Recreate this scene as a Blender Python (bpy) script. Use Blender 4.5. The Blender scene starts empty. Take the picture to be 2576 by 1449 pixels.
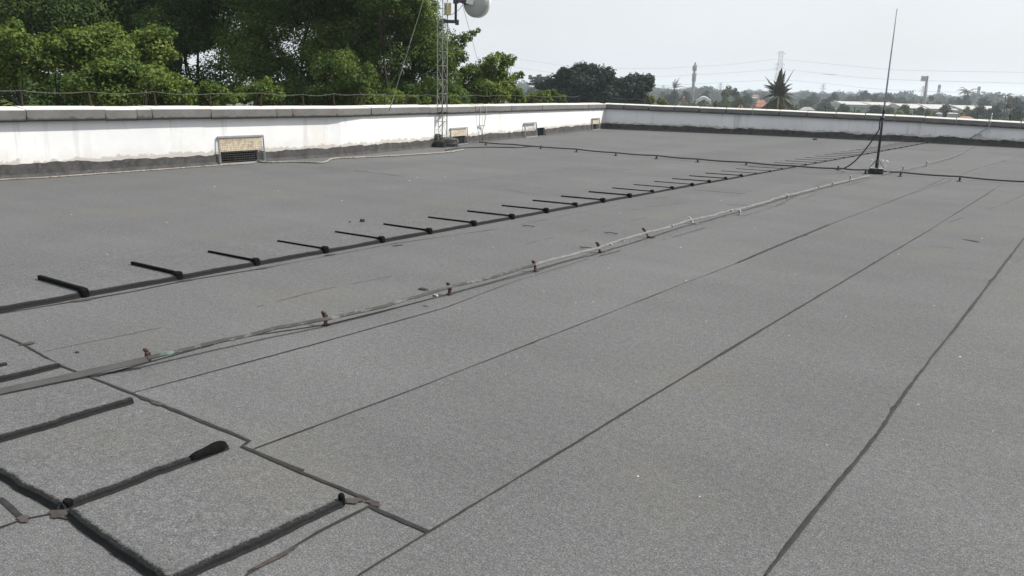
import bpy, math, random
import numpy as np
from mathutils import Vector, Matrix

rng = np.random.default_rng(11)
random.seed(11)
scene = bpy.context.scene
COL = scene.collection

# ------------------------------------------------------------------ survey
# The photograph was surveyed on the roof plane: camera 1.55 m above the roof,
# +Y runs along the felt sheets, +X runs across them.
HC = 1.55
IW, IH, FPX = 2576.0, 1449.0, 2085.0
PITCH, ROLL, YAW = math.radians(13.84), math.radians(1.43), math.radians(37.2)
R_CAM = (Matrix.Rotation(YAW, 3, 'Z') @ Matrix.Rotation(math.radians(90) - PITCH, 3, 'X')
         @ Matrix.Rotation(ROLL, 3, 'Z'))
CAM = Vector((0, 0, HC))


def ray(px, py):
    return (R_CAM @ Vector(((px - IW / 2) / FPX, -(py - IH / 2) / FPX, -1.0)))


def at(px, py, z=0.0):
    """survey point of the roof seen at that place, on the level z"""
    d = ray(px, py)
    return CAM + d * ((z - HC) / d.z)


def far(px, py, dist):
    """survey point at a horizontal distance"""
    d = ray(px, py)
    return CAM + d * (dist / math.hypot(d.x, d.y))


S = IW / 4096.0


def z6(x, y): return ((1960 + x / 3.68) * S, (220 + y / 3.68) * S)
def z7(x, y): return ((2640 + x / 3.68) * S, (180 + y / 3.68) * S)
def z8(x, y): return ((3300 + x / 3.236) * S, (280 + y / 3.236) * S)


# ------------------------------------------------------------------ helpers
WL = {}


class MB:
    def __init__(self):
        self.v, self.f = [], []

    def add(self, verts, faces):
        o = len(self.v)
        self.v.extend(tuple(p) for p in verts)
        self.f.extend(tuple(i + o for i in f) for f in faces)
        return self

    def box(self, c, size, rot=None):
        x, y, z = size[0] / 2, size[1] / 2, size[2] / 2
        vs = [Vector((sx * x, sy * y, sz * z)) for sz in (-1, 1) for sx, sy in ((-1, -1), (1, -1), (1, 1), (-1, 1))]
        if rot is not None:
            vs = [rot @ p for p in vs]
        c = Vector(c)
        return self.add([p + c for p in vs], [(3, 2, 1, 0), (4, 5, 6, 7), (0, 1, 5, 4), (1, 2, 6, 5), (2, 3, 7, 6), (3, 0, 4, 7)])

    def cbox(self, c, size, rot=None, b=0.004):
        """box with cut edges"""
        x, y, z = size[0] / 2, size[1] / 2, size[2] / 2
        b = min(b, x * .45, y * .45, z * .45)
        lv = []
        for zz, k in ((-z, b), (-z + b, 0), (z - b, 0), (z, b)):
            X, Y = x - k, y - k
            q = b
            lv += [Vector(p) for p in ((-X + q, -Y, zz), (X - q, -Y, zz), (X, -Y + q, zz), (X, Y - q, zz), (X - q, Y, zz), (-X + q, Y, zz), (-X, Y - q, zz), (-X, -Y + q, zz))]
        fs = [tuple(range(7, -1, -1)), tuple(range(24, 32))]
        for l in range(3):
            for i in range(8):
                j = (i + 1) % 8
                fs.append((l * 8 + i, l * 8 + j, l * 8 + 8 + j, l * 8 + 8 + i))
        if rot is not None:
            lv = [rot @ p for p in lv]
        c = Vector(c)
        return self.add([p + c for p in lv], fs)

    def tube(self, pts, rad, n=8, cap=True):
        pts = [Vector(p) for p in pts]
        m = len(pts)
        if not hasattr(rad, '__len__'):
            rad = [rad] * m
        ref = None
        vs = []
        for i, p in enumerate(pts):
            t = (pts[min(i + 1, m - 1)] - pts[max(i - 1, 0)]).normalized()
            if ref is None:
                ref = Vector((0, 0, 1)) if abs(t.z) < .9 else Vector((1, 0, 0))
            u = (ref - t * ref.dot(t)).normalized()
            ref = u
            w = t.cross(u)
            for k in range(n):
                a = 2 * math.pi * k / n
                vs.append(p + (u * math.cos(a) + w * math.sin(a)) * rad[i])
        fs = []
        for i in range(m - 1):
            for k in range(n):
                l = (k + 1) % n
                fs.append((i * n + k, i * n + l, i * n + n + l, i * n + n + k))
        if cap:
            fs.append(tuple(range(n - 1, -1, -1)))
            fs.append(tuple((m - 1) * n + k for k in range(n)))
        return self.add(vs, fs)

    def bar(self, pts, w, h):
        """rectangular bar through points, w across, h up"""
        pts = [Vector(p) for p in pts]
        m = len(pts)
        if not hasattr(w, '__len__'): w = [w] * m
        if not hasattr(h, '__len__'): h = [h] * m
        vs = []
        for i, p in enumerate(pts):
            t = (pts[min(i + 1, m - 1)] - pts[max(i - 1, 0)])
            s = t.cross(Vector((0, 0, 1)))
            s = s.normalized() if s.length > 1e-6 else Vector((1, 0, 0))
            u = s.cross(t).normalized()
            for a, b in ((-1, -1), (1, -1), (1, 1), (-1, 1)):
                vs.append(p + s * a * w[i] / 2 + u * b * h[i] / 2)
        fs = [(3, 2, 1, 0), tuple((m - 1) * 4 + k for k in range(4))]
        for i in range(m - 1):
            for k in range(4):
                l = (k + 1) % 4
                fs.append((i * 4 + k, i * 4 + l, i * 4 + 4 + l, i * 4 + 4 + k))
        return self.add(vs, fs)

    def build(self, name, mat, parent=None, smooth=False):
        off = WL.get(parent.name, Vector()) if parent else Vector()
        me = bpy.data.meshes.new(name)
        me.from_pydata([(p[0] - off[0], p[1] - off[1], p[2] - off[2]) for p in self.v], [], self.f)
        me.validate()
        me.update()
        me.materials.append(mat)
        if smooth:
            me.polygons.foreach_set('use_smooth', [True] * len(me.polygons))
        o = bpy.data.objects.new(name, me)
        COL.objects.link(o)
        if parent:
            o.parent = parent
            WL[o.name] = off.copy()
        return o


def tag(o, label=None, cat=None, group=None, kind=None):
    if label: o['label'] = label
    if cat: o['category'] = cat
    if group: o['group'] = group
    if kind: o['kind'] = kind
    return o


def thing(name, loc, label, cat, group=None):
    o = bpy.data.objects.new(name, None)
    o.empty_display_size = .2
    o.location = loc
    COL.objects.link(o)
    WL[o.name] = Vector(loc)
    return tag(o, label, cat, group)


def copy_tree(o, loc, label, parent=None, rz=0.0, scale=None):
    c = o.copy()
    COL.objects.link(c)
    if parent:
        c.parent = parent
    else:
        c.location = loc
        c.rotation_euler.z = rz
        if scale: c.scale = (scale,) * 3
        c['label'] = label
    for ch in list(o.children):
        copy_tree(ch, None, None, c)
    return c


# ------------------------------------------------------------------ materials
def new_mat(name):
    m = bpy.data.materials.new(name)
    m.use_nodes = True
    nt = m.node_tree
    b = nt.nodes['Principled BSDF']
    return m, nt, b


def N(nt, t, **kw):
    n = nt.nodes.new(t)
    for k, v in kw.items():
        setattr(n, k, v)
    return n


def noise(nt, vec, scale, detail=4, rough=.6, vscale=None):
    if vscale:
        mp = N(nt, 'ShaderNodeMapping')
        mp.inputs['Scale'].default_value = vscale
        nt.links.new(vec, mp.inputs['Vector'])
        vec = mp.outputs['Vector']
    n = N(nt, 'ShaderNodeTexNoise')
    n.inputs['Scale'].default_value = scale
    n.inputs['Detail'].default_value = detail
    n.inputs['Roughness'].default_value = rough
    nt.links.new(vec, n.inputs['Vector'])
    return n.outputs['Fac']


def ramp(nt, fac, stops):
    r = N(nt, 'ShaderNodeValToRGB')
    els = r.color_ramp.elements
    while len(els) < len(stops):
        els.new(.5)
    for e, (p, c) in zip(els, stops):
        e.position = p
        e.color = (c[0], c[1], c[2], 1) if hasattr(c, '__len__') else (c, c, c, 1)
    nt.links.new(fac, r.inputs['Fac'])
    return r.outputs['Color']


def mix(nt, fac, a, b, mode='MIX'):
    n = N(nt, 'ShaderNodeMix', data_type='RGBA', blend_type=mode)
    for sock, val in ((n.inputs[0], fac), (n.inputs[6], a), (n.inputs[7], b)):
        if isinstance(val, (int, float)):
            sock.default_value = val
        elif isinstance(val, tuple):
            sock.default_value = (*val[:3], 1)
        else:
            nt.links.new(val, sock)
    return n.outputs[2]


def math_(nt, op, a, b=0.0, c=None):
    n = N(nt, 'ShaderNodeMath', operation=op)
    for i, v in enumerate((a, b, c)):
        if v is None: continue
        if isinstance(v, (int, float)):
            n.inputs[i].default_value = v
        else:
            nt.links.new(v, n.inputs[i])
    return n.outputs[0]


def objvec(nt, what='Position'):
    if what == 'Position':
        return N(nt, 'ShaderNodeNewGeometry').outputs['Position']
    return N(nt, 'ShaderNodeTexCoord').outputs[what]


def bump(nt, b, height, strength=.3, dist=.01):
    n = N(nt, 'ShaderNodeBump')
    n.inputs['Strength'].default_value = strength
    n.inputs['Distance'].default_value = dist
    nt.links.new(height, n.inputs['Height'])
    nt.links.new(n.outputs['Normal'], b.inputs['Normal'])


def simple(name, col, rough=.7, metal=0.0, var=.25, scale=8.0, bmp=0.0, dirt=None):
    m, nt, b = new_mat(name)
    v = objvec(nt)
    f = noise(nt, v, scale, 5)
    lo = tuple(c * (1 - var) for c in col)
    hi = tuple(min(1, c * (1 + var)) for c in col)
    c = ramp(nt, f, [(.3, lo), (.7, hi)])
    if dirt:
        g = ramp(nt, noise(nt, v, scale * 2.3, 6, .7), [(.5, 0.0), (.62, 1.0)])
        c = mix(nt, g, c, dirt)
    nt.links.new(c, b.inputs['Base Color'])
    b.inputs['Roughness'].default_value = rough
    b.inputs['Metallic'].default_value = metal
    b.inputs['Specular IOR Level'].default_value = .3
    if bmp:
        bump(nt, b, noise(nt, v, scale * 6, 4), bmp, .01)
    return m


def felt_material(name, base=.113, tint=(.988, 1.0, .997), sheets=True, speck=1.0):
    m, nt, b = new_mat(name)
    v = objvec(nt)
    g1 = noise(nt, v, 165, 2, .75)
    g2 = noise(nt, v, 75, 3, .8)
    g3 = noise(nt, v, 26, 3, .85)
    g = math_(nt, 'ADD', math_(nt, 'ADD', math_(nt, 'MULTIPLY', g1, .55), math_(nt, 'MULTIPLY', g2, .27)), math_(nt, 'MULTIPLY', g3, .18))
    c = ramp(nt, g, [(.31, tuple(base * .26 * t for t in tint)), (.5, tuple(base * .92 * t for t in tint)), (.69, tuple(base * 2.35 * t for t in tint))])
    # broad weathering and faint damp streaks along the fall
    w = ramp(nt, noise(nt, v, .55, 5, .62), [(.25, .88), (.75, 1.1)])
    c = mix(nt, 1.0, c, w, 'MULTIPLY')
    w2 = ramp(nt, noise(nt, v, 1.0, 6, .68, (.35, 1.9, 1)), [(.3, .94), (.7, 1.05)])
    c = mix(nt, 1.0, c, w2, 'MULTIPLY')
    # brownish dust patches
    d = ramp(nt, noise(nt, v, .9, 4, .5), [(.56, 0.0), (.78, .32)])
    c = mix(nt, d, c, (base * 1.25, base * 1.12, base * .86))
    # small scuffs of lost granules
    s = ramp(nt, noise(nt, v, 5.5, 5, .72), [(.66, 0.0), (.76, .35)])
    c = mix(nt, s, c, (.06, .058, .055))
    if sheets:
        sx = N(nt, 'ShaderNodeSeparateXYZ')
        nt.links.new(v, sx.inputs[0])
        k = math_(nt, 'FLOOR', math_(nt, 'DIVIDE', math_(nt, 'ADD', sx.outputs['X'], .85), 1.0075))
        k2 = math_(nt, 'FLOOR', math_(nt, 'DIVIDE', math_(nt, 'SUBTRACT', sx.outputs['Y'], 1.94), 7.9))
        wn = N(nt, 'ShaderNodeTexWhiteNoise', noise_dimensions='2D')
        cb = N(nt, 'ShaderNodeCombineXYZ')
        nt.links.new(k, cb.inputs[0]); nt.links.new(k2, cb.inputs[1])
        nt.links.new(cb.outputs[0], wn.inputs['Vector'])
        t = ramp(nt, wn.outputs['Value'], [(0, .955), (1, 1.045)])
        c = mix(nt, 1.0, c, t, 'MULTIPLY')
    nt.links.new(c, b.inputs['Base Color'])
    b.inputs['Roughness'].default_value = .95
    b.inputs['Specular IOR Level'].default_value = .15
    bump(nt, b, g2, .35, .004)
    return m


M = {}
M['felt'] = felt_material('felt_roofing')
M['felt_ridge'] = felt_material('felt_on_ridges', sheets=False)


def bitumen_face():
    m, nt, b = new_mat('bitumen_face')
    v = objvec(nt)
    at_ = N(nt, 'ShaderNodeAttribute', attribute_name='wear_shade')
    g2 = noise(nt, v, 85, 3, .85)
    k = math_(nt, 'ADD', at_.outputs['Fac'], math_(nt, 'MULTIPLY', math_(nt, 'SUBTRACT', g2, .5), 2.4))
    c = ramp(nt, k, [(.35, (.012, .013, .013)), (.62, (.024, .025, .0245)), (1.0, (.095, .097, .096))])
    nt.links.new(c, b.inputs['Base Color'])
    b.inputs['Roughness'].default_value = .9
    b.inputs['Specular IOR Level'].default_value = .2
    bump(nt, b, g2, .4, .004)
    return m


M['face'] = bitumen_face()
M['bitumen'] = simple('black_bitumen', (.006, .006, .0065), .9, 0, .5, 30, .5)
M['bitumen'].node_tree.nodes['Principled BSDF'].inputs['Specular IOR Level'].default_value = .08
M['tar'] = simple('tar_and_shadow_line', (.021, .0195, .0185), .75, 0, .45, 14, .3)
M['tar_faint'] = simple('worn_tar_line', (.058, .057, .055), .85, 0, .3, 14, .3)
M['smear'] = simple('tar_smear', (.05, .042, .038), .8, 0, .4, 20, .3)
M['rust'] = simple('rusty_iron', (.05, .026, .02), .85, 0, .55, 40, .4)
M['rusty_post'] = simple('rusty_post', (.045, .028, .022), .9, 0, .5, 20, .2)
M['wire'] = simple('weathered_wire', (.15, .155, .145), .6, .3, .3, 15)
M['wire_dark'] = simple('old_barbed_wire', (.085, .088, .075), .8, 0, .3, 15)
M['galv'] = simple('galvanised_steel', (.34, .35, .36), .5, .35, .2, 12)
M['galv_dull'] = simple('dull_galvanised_steel', (.38, .39, .38), .55, .3, .3, 10, dirt=(.16, .13, .1))
M['cable'] = simple('black_cable', (.022, .024, .026), .6, 0, .35, 6)
M['pipe'] = simple('dull_black_pipe', (.045, .047, .047), .7, 0, .3, 6)
M['paint_grey'] = simple('grey_painted_strip', (.056, .0545, .0535), .7, 0, .2, 9)
M['white'] = simple('white_plastic', (.62, .62, .6), .6, 0, .1, 9)
M['dishgrey'] = simple('pale_dish_shell', (.36, .365, .36), .5, 0, .08, 3)
M['boxcream'] = simple('cream_box', (.48, .42, .25), .6, 0, .08, 6)
M['darkmetal'] = simple('dark_grey_steel', (.06, .062, .068), .55, .3, .3, 8)
M['mast'] = simple('blue_black_pole', (.028, .028, .042), .5, .2, .3, 9)
M['whip'] = simple('grey_fibreglass', (.31, .31, .33), .5, 0, .1, 6)
M['concrete_dark'] = simple('tarred_concrete', (.022, .023, .023), .9, 0, .5, 12, .5)
M['felt_lump'] = simple('felt_wrapped_footing', (.085, .088, .085), .95, 0, .4, 22, .5)
M['hose'] = simple('beige_hose', (.27, .25, .215), .7, 0, .25, 7, dirt=(.14, .12, .1))
M['bark'] = simple('tree_bark', (.03, .025, .02), .95, 0, .5, 8, .5)
M['beige'] = simple('stained_plaster', (.62, .54, .42), .9, 0, .14, 6, dirt=(.4, .3, .2))
M['fleck'] = simple('white_fleck', (.6, .6, .58), .8, 0, .05, 9)
M['leaf_litter'] = simple('dry_leaf', (.045, .038, .034), .9, 0, .4, 40)
M['pebble'] = simple('dark_pebble', (.05, .05, .048), .9, 0, .4, 40)


def conductor_metal():
    m, nt, b = new_mat('peeling_conductor')
    v = objvec(nt)
    f = noise(nt, v, 7, 6, .75, (2, 1, 1))
    c = ramp(nt, f, [(.34, (.016, .014, .013)), (.54, (.03, .027, .024)), (.59, (.085, .082, .079)), (.66, (.12, .116, .11)), (.75, (.06, .056, .052))])
    t = ramp(nt, noise(nt, v, 3.1, 5, .7, (2, 1, 1)), [(.63, 0.0), (.72, .5)])
    c = mix(nt, t, c, (.14, .26, .235))
    y = ramp(nt, noise(nt, v, 2.2, 4, .6, (1, .8, 1)), [(.64, 0.0), (.7, .6)])
    c = mix(nt, y, c, (.27, .23, .09))
    nt.links.new(c, b.inputs['Base Color'])
    b.inputs['Roughness'].default_value = .75
    return m


M['conductor'] = conductor_metal()
M['conductor_pale'] = simple('weathered_pale_conductor', (.135, .133, .127), .65, .1, .3, 9, dirt=(.10, .095, .085))


def plaster(name):
    m, nt, b = new_mat(name)
    v = objvec(nt)
    sx = N(nt, 'ShaderNodeSeparateXYZ')
    nt.links.new(v, sx.inputs[0])
    zz = sx.outputs['Z']
    c = ramp(nt, noise(nt, v, 1.3, 5, .6), [(.3, (.68, .69, .70)), (.7, (.76, .76, .755))])
    # vertical dirt runs
    st = noise(nt, v, 1.0, 5, .65, (3.2, 3.2, .22))
    st = ramp(nt, st, [(.57, 0.0), (.70, .5)])
    c = mix(nt, st, c, (.40, .38, .35))
    # hairline cracks that wander down the wall
    wv = N(nt, 'ShaderNodeTexVoronoi', feature='DISTANCE_TO_EDGE')
    mp = N(nt, 'ShaderNodeMapping')
    mp.inputs['Scale'].default_value = (.55, .55, .25)
    nv = N(nt, 'ShaderNodeVectorMath', operation='ADD')
    nn = N(nt, 'ShaderNodeTexNoise'); nn.inputs['Scale'].default_value = 2.5
    nt.links.new(v, nn.inputs['Vector'])
    sc = N(nt, 'ShaderNodeVectorMath', operation='SCALE'); sc.inputs['Scale'].default_value = .55
    nt.links.new(nn.outputs['Color'], sc.inputs[0])
    nt.links.new(v, nv.inputs[0]); nt.links.new(sc.outputs[0], nv.inputs[1])
    nt.links.new(nv.outputs[0], mp.inputs['Vector'])
    nt.links.new(mp.outputs[0], wv.inputs['Vector']); wv.inputs['Scale'].default_value = 1.0
    ck = ramp(nt, wv.outputs['Distance'], [(0.0, .4), (.009, 0.0)])
    ck = math_(nt, 'MULTIPLY', ck, ramp(nt, noise(nt, v, .8, 3), [(.52, 0.0), (.66, 1.0)]))
    c = mix(nt, ck, c, (.35, .33, .31))
    # yellow damp patches
    yp = ramp(nt, noise(nt, v, .7, 4, .55), [(.60, 0.0), (.75, .35)])
    c = mix(nt, yp, c, (.72, .60, .44))
    # grime rising from the roof
    gr = math_(nt, 'ADD', zz, math_(nt, 'MULTIPLY', math_(nt, 'SUBTRACT', noise(nt, v, 2.2, 6, .7), .5), -.75))
    c = mix(nt, ramp(nt, gr, [(.12, .6), (.42, 0.0)]), c, (.58, .535, .475))
    # grime under the coping
    gu = math_(nt, 'ADD', zz, math_(nt, 'MULTIPLY', noise(nt, v, 3.0, 5, .7, (2.5, 2.5, .5)), .42))
    c = mix(nt, ramp(nt, gu, [(1.06, 0.0), (1.22, .4)]), c, (.45, .43, .40))
    # peeled paint above the skirting, ragged upper edge
    ed = math_(nt, 'ADD', zz, math_(nt, 'MULTIPLY', math_(nt, 'SUBTRACT', noise(nt, v, 5.5, 6, .7), .5), -.34))
    pe = ramp(nt, ed, [(.235, 1.0), (.25, 0.0)])
    c = mix(nt, math_(nt, 'MULTIPLY', pe, .8), c, (.43, .405, .37))
    nt.links.new(c, b.inputs['Base Color'])
    b.inputs['Roughness'].default_value = .9
    b.inputs['Specular IOR Level'].default_value = .2
    bump(nt, b, noise(nt, v, 18, 4), .12, .01)
    return m


M['plaster'] = plaster('white_painted_plaster')


def coping_mat():
    m, nt, b = new_mat('weathered_coping_concrete')
    v = objvec(nt)
    at_ = N(nt, 'ShaderNodeAttribute', attribute_name='wear_shade')
    c = ramp(nt, noise(nt, v, 3, 6, .65), [(.3, (.12, .12, .116)), (.7, (.18, .176, .168))])
    # mould and painted underside shade creeping up from the lower edge (attribute: 1 on the drip edge)
    k = math_(nt, 'ADD', at_.outputs['Fac'], math_(nt, 'MULTIPLY', math_(nt, 'SUBTRACT', noise(nt, v, 6, 6, .7), .5), 2.2))
    k = ramp(nt, k, [(.52, 0.0), (.9, .92)])
    tp_ = N(nt, 'ShaderNodeAttribute', attribute_name='top_pale')  # coping top mixed to a paler tone than its front
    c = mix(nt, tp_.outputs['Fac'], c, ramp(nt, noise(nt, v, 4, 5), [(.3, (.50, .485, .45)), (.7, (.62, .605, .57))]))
    c = mix(nt, k, c, (.05, .046, .042))
    r = ramp(nt, noise(nt, v, 1.6, 4, .6, (2, 2, .3)), [(.66, 0.0), (.74, .5)])
    c = mix(nt, r, c, (.26, .18, .13))
    nt.links.new(c, b.inputs['Base Color'])
    b.inputs['Roughness'].default_value = .9
    b.inputs['Specular IOR Level'].default_value = .2
    bump(nt, b, noise(nt, v, 25, 4), .2, .01)
    return m


M['coping'] = coping_mat()
M['skirting'] = simple('felt_skirting', (.06, .059, .059), .95, 0, .4, 5, .3, dirt=(.085, .082, .078))


def leaf_mat(name, dark, lite, trans=.35):
    m, nt, b = new_mat(name)
    a = N(nt, 'ShaderNodeAttribute', attribute_name='tint')
    c = ramp(nt, a.outputs['Fac'], [(0.0, dark), (1.0, lite)])
    nt.links.new(c, b.inputs['Base Color'])
    b.inputs['Roughness'].default_value = .65
    b.inputs['Specular IOR Level'].default_value = .18
    t = N(nt, 'ShaderNodeBsdfTranslucent')
    c2 = mix(nt, 1.0, c, (1.25, 1.25, .55), 'MULTIPLY')
    nt.links.new(c2, t.inputs['Color'])
    ms = N(nt, 'ShaderNodeMixShader')
    ms.inputs[0].default_value = trans
    out = nt.nodes['Material Output']
    nt.links.new(b.outputs[0], ms.inputs[1]); nt.links.new(t.outputs[0], ms.inputs[2])
    nt.links.new(ms.outputs[0], out.inputs['Surface'])
    return m


M['leaf_dark'] = leaf_mat('dark_leaves', (.03, .06, .014), (.085, .14, .032), .32)
M['leaf_mid'] = leaf_mat('green_leaves', (.045, .085, .02), (.15, .20, .05))
M['leaf_light'] = leaf_mat('light_green_leaves', (.055, .10, .02), (.185, .23, .055))
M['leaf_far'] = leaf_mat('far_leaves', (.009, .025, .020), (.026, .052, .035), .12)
M['leaf_far_green'] = leaf_mat('far_green_leaves', (.024, .05, .018), (.08, .12, .034), .2)
M['leaf_yellow'] = leaf_mat('yellow_green_leaves', (.09, .11, .02), (.2, .21, .04), .3)
M['leaf_dry'] = leaf_mat('dry_brown_leaves', (.09, .06, .035), (.16, .11, .06), .2)
M['palm'] = leaf_mat('palm_fronds', (.024, .029, .014), (.066, .060, .03), .15)

M['stalk'] = simple('yellow_leaf_stalk', (.19, .17, .05), .7, 0, .2, 2)
M['roof_white'] = simple('white_sheet_roof', (.44, .43, .41), .6, 0, .12, .3, dirt=(.4, .37, .33))
M['wall_pale'] = simple('pale_far_wall', (.30, .305, .30), .8, 0, .15, .3)
M['tile'] = simple('red_roof_tile', (.29, .135, .105), .8, 0, .2, .8)
M['winglass'] = simple('dark_window', (.06, .08, .085), .3, 0, .3, .5)
M['teal'] = simple('teal_cladding', (.14, .27, .26), .7, 0, .2, .5)
M['steel_far'] = simple('far_galvanised_steel', (.42, .43, .43), .6, .2, .15, .5)
M['steel_mid'] = simple('weathered_far_steel', (.20, .205, .21), .6, .2, .15, .5)
M['steel_red'] = simple('red_sign_paint', (.36, .09, .08), .6, 0, .15, .5)
M['board'] = simple('pale_sign_board', (.55, .53, .50), .6, 0, .1, .5)


def ground_mat():
    m, nt, b = new_mat('ground_cover')
    v = objvec(nt)
    c = ramp(nt, noise(nt, v, .02, 6, .65), [(.3, (.035, .055, .02)), (.5, (.06, .075, .03)), (.7, (.11, .095, .06))])
    nt.links.new(c, b.inputs['Base Color'])
    b.inputs['Roughness'].default_value = .95
    return m


M['ground'] = ground_mat()

# ------------------------------------------------------------------ setting
GZ = -12.0
g = MB()
g.add([(-6000, -6000, GZ), (6000, -6000, GZ), (6000, 6000, GZ), (-6000, 6000, GZ)], [(0, 1, 2, 3)])
tag(g.build('ground', M['ground']), 'flat green ground far below the roof', 'ground', kind='structure')

LW = [(-13.40, -7.0, 1.06), (-13.45, 11.7, .98), (-14.85, 19.2, .95), (-16.60, 27.3, .90)]
RW = [(-16.60, 27.3, .90), (-10.95, 29.2, .86), (-6.36, 30.25, .81), (-3.25, 30.64, .745), (14.0, 32.0, .62)]
roof = MB()
pts = [(x, y, 0) for x, y, _ in LW] + [(x, y, 0) for x, y, _ in RW[1:]] + [(14, -7, 0)]
roof.add(pts, [tuple(range(len(pts) - 1, -1, -1))])
roof_o = tag(roof.build('roof', M['felt']), 'flat roof covered in grey granule felt sheets', 'roof', kind='structure')
WL[roof_o.name] = Vector()


def strip(pts_px, w, jit=.25, gaps=0.0, z=.004, seed=0, straight=False):
    """ragged ribbon of tar or painted shadow lying on the felt through survey points"""
    r = random.Random(seed)
    P = [at(*p) if not straight else Vector(p) for p in pts_px]
    mb = MB()
    cur = []
    def flush():
        if len(cur) < 2: cur.clear(); return
        vs, fs = [], []
        for q, s, ww in cur:
            vs += [q - s * ww[0] + Vector((0, 0, z)), q + Vector((0, 0, z + .0012)), q + s * ww[1] + Vector((0, 0, z))]
        for i in range(len(cur) - 1):
            fs += [(i * 3, i * 3 + 1, i * 3 + 4, i * 3 + 3), (i * 3 + 1, i * 3 + 2, i * 3 + 5, i * 3 + 4)]
        mb.add(vs, fs)
        cur.clear()
    wob = 0.0
    wl = 1.0
    on = True
    for a, b in zip(P, P[1:]):
        L = (b - a).length
        n = max(2, min(160, int(L / .055)))
        t = (b - a) / L
        s = Vector((t.y, -t.x, 0))
        for i in range(n + (b is P[-1])):
            if gaps > .05:
                on = (r.random() > .02 + gaps * .45) if on else (r.random() < .20 - gaps * .4)
                if not on:
                    flush(); continue
            wob = wob * .9 + r.gauss(0, w * jit * .35)
            wl = min(1.7, max(.45, wl + r.gauss(0, .12)))
            ww = [w * .5 * wl * (1 + r.uniform(-jit, jit)) for _ in (0, 1)]
            if r.random() < .015: ww[r.randint(0, 1)] *= 2.2
            cur.append((a + t * (L * i / n) + s * wob, s, ww))
    flush()
    return mb


SEAMS_AND_SHADOW = [  # the long laps of the sheets, then the cross laps, and a painted strip shadow
    ([(1925, 1449), (2050, 1285), (2200, 1100), (2340, 905), (2470, 740), (2576, 600), (2690, 455), (2775, 352)], .020, 0),
    ([(2385, 560), (2530, 512), (2576, 490)], .009, .12),
    ([(900, 1449), (1075, 1340), (1735, 940), (2060, 745), (2320, 590), (2520, 465)], .017, 0),
    ([(640, 1130), (1000, 995), (1450, 820), (1725, 712), (1860, 660)], .011, .004),
    ([(1855, 662), (2000, 600), (2085, 566)], .026, 0), ([(2085, 566), (2140, 545), (2290, 488), (2375, 450)], .013, .04),
    ([(330, 990), (800, 865), (1120, 775), (1290, 710), (1480, 652)], .010, .02),
    ([(1480, 652), (1700, 595), (2000, 505), (2205, 445)], .010, .10),
    ([(245, 948), (600, 850), (820, 818), (1130, 742), (1340, 686), (1500, 634)], .014, .01),  # cast shadow of the conductor strip, laid as a dark ribbon
    ([(1910, 512), (2060, 478), (2190, 440)], .010, .15),
    ([(110, 885), (380, 830), (560, 795), (800, 732), (1010, 690), (1290, 628)], .006, .18),
    ([(0, 790), (200, 757), (330, 735), (470, 706), (660, 676), (850, 640), (1000, 612), (1240, 578)], .016, .01),
    ([(1240, 578), (1600, 508), (1740, 485)], .009, .2),
    ([(0, 842), (60, 868), (150, 920), (240, 955), (330, 990), (400, 1018), (630, 1110)], .019, 0),
    ([(630, 1110), (608, 1124), (760, 1190), (945, 1266), (935, 1278), (1075, 1340)], .018, .01),
    ([(640, 1135), (730, 1172), (800, 1200)], .014, .1),
    ([(945, 1266), (800, 1340), (700, 1400), (620, 1449)], .018, .01),
    ([(0, 1330), (60, 1308), (180, 1285)], .02, 0), ([(0, 1255), (60, 1308)], .028, 0),
    ([(800, 418), (900, 430), (1010, 444)], .022, .08), ([(1010, 444), (1180, 458), (1330, 488)], .012, .2),
    ([(1170, 455), (1330, 437), (1440, 425)], .012, .18), ([(1330, 488), (1480, 500)], .016, .15),
    ([(1745, 478), (1875, 488)], .018, .03), ([(1875, 488), (1905, 492)], .012, .2),
    ([(1480, 548), (1640, 520), (1870, 490)], .010, .2), ([(1320, 614), (1480, 578), (1640, 545)], .007, .3),
    ([(1060, 588), (860, 607)], .009, .3), ([(550, 590), (420, 610), (250, 640)], .007, .35),
    ([(0, 672), (210, 640), (450, 598), (600, 572)], .007, .35), ([(1030, 570), (1210, 530), (1360, 505)], .007, .3),
    ([(1820, 515), (1950, 520), (2080, 455)], .012, .12),
    ([(2385, 455), (2440, 430), (2576, 390)], .012, .12), ([(2390, 455), (2290, 490)], .014, .02),
    ([(1500, 430), (1800, 418)], .010, .35), ([(1340, 475), (1550, 455)], .010, .3),
    ([(0, 570), (300, 540), (620, 520)], .008, .5), ([(2340, 620), (2576, 640)], .006, .5),
]
for i, (p, w, gp) in enumerate(SEAMS_AND_SHADOW):
    strip(p, w * (.68 if gp < .13 else .55), .2, gp, seed=i).build('tar_seam_or_shadow', M['tar' if gp < .13 else 'tar_faint'], roof_o)
for i, x in enumerate((.22, 1.24, 2.25, 3.27, 4.26, 5.28, 6.3, 7.3)):   # laps beyond the right picture edge
    strip([(x, -6.5, 0), (x - .05, 10, 0), (x - .12, 29.6 + x * .09, 0)], .013, .2, 0, seed=90 + i, straight=True).build('tar_seam_or_shadow', M['tar'], roof_o)
strip([(-1.85, 1.0, 0), (-1.83, -6.5, 0)], .012, .2, 0, seed=99, straight=True).build('tar_seam_or_shadow', M['tar'], roof_o)
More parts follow.
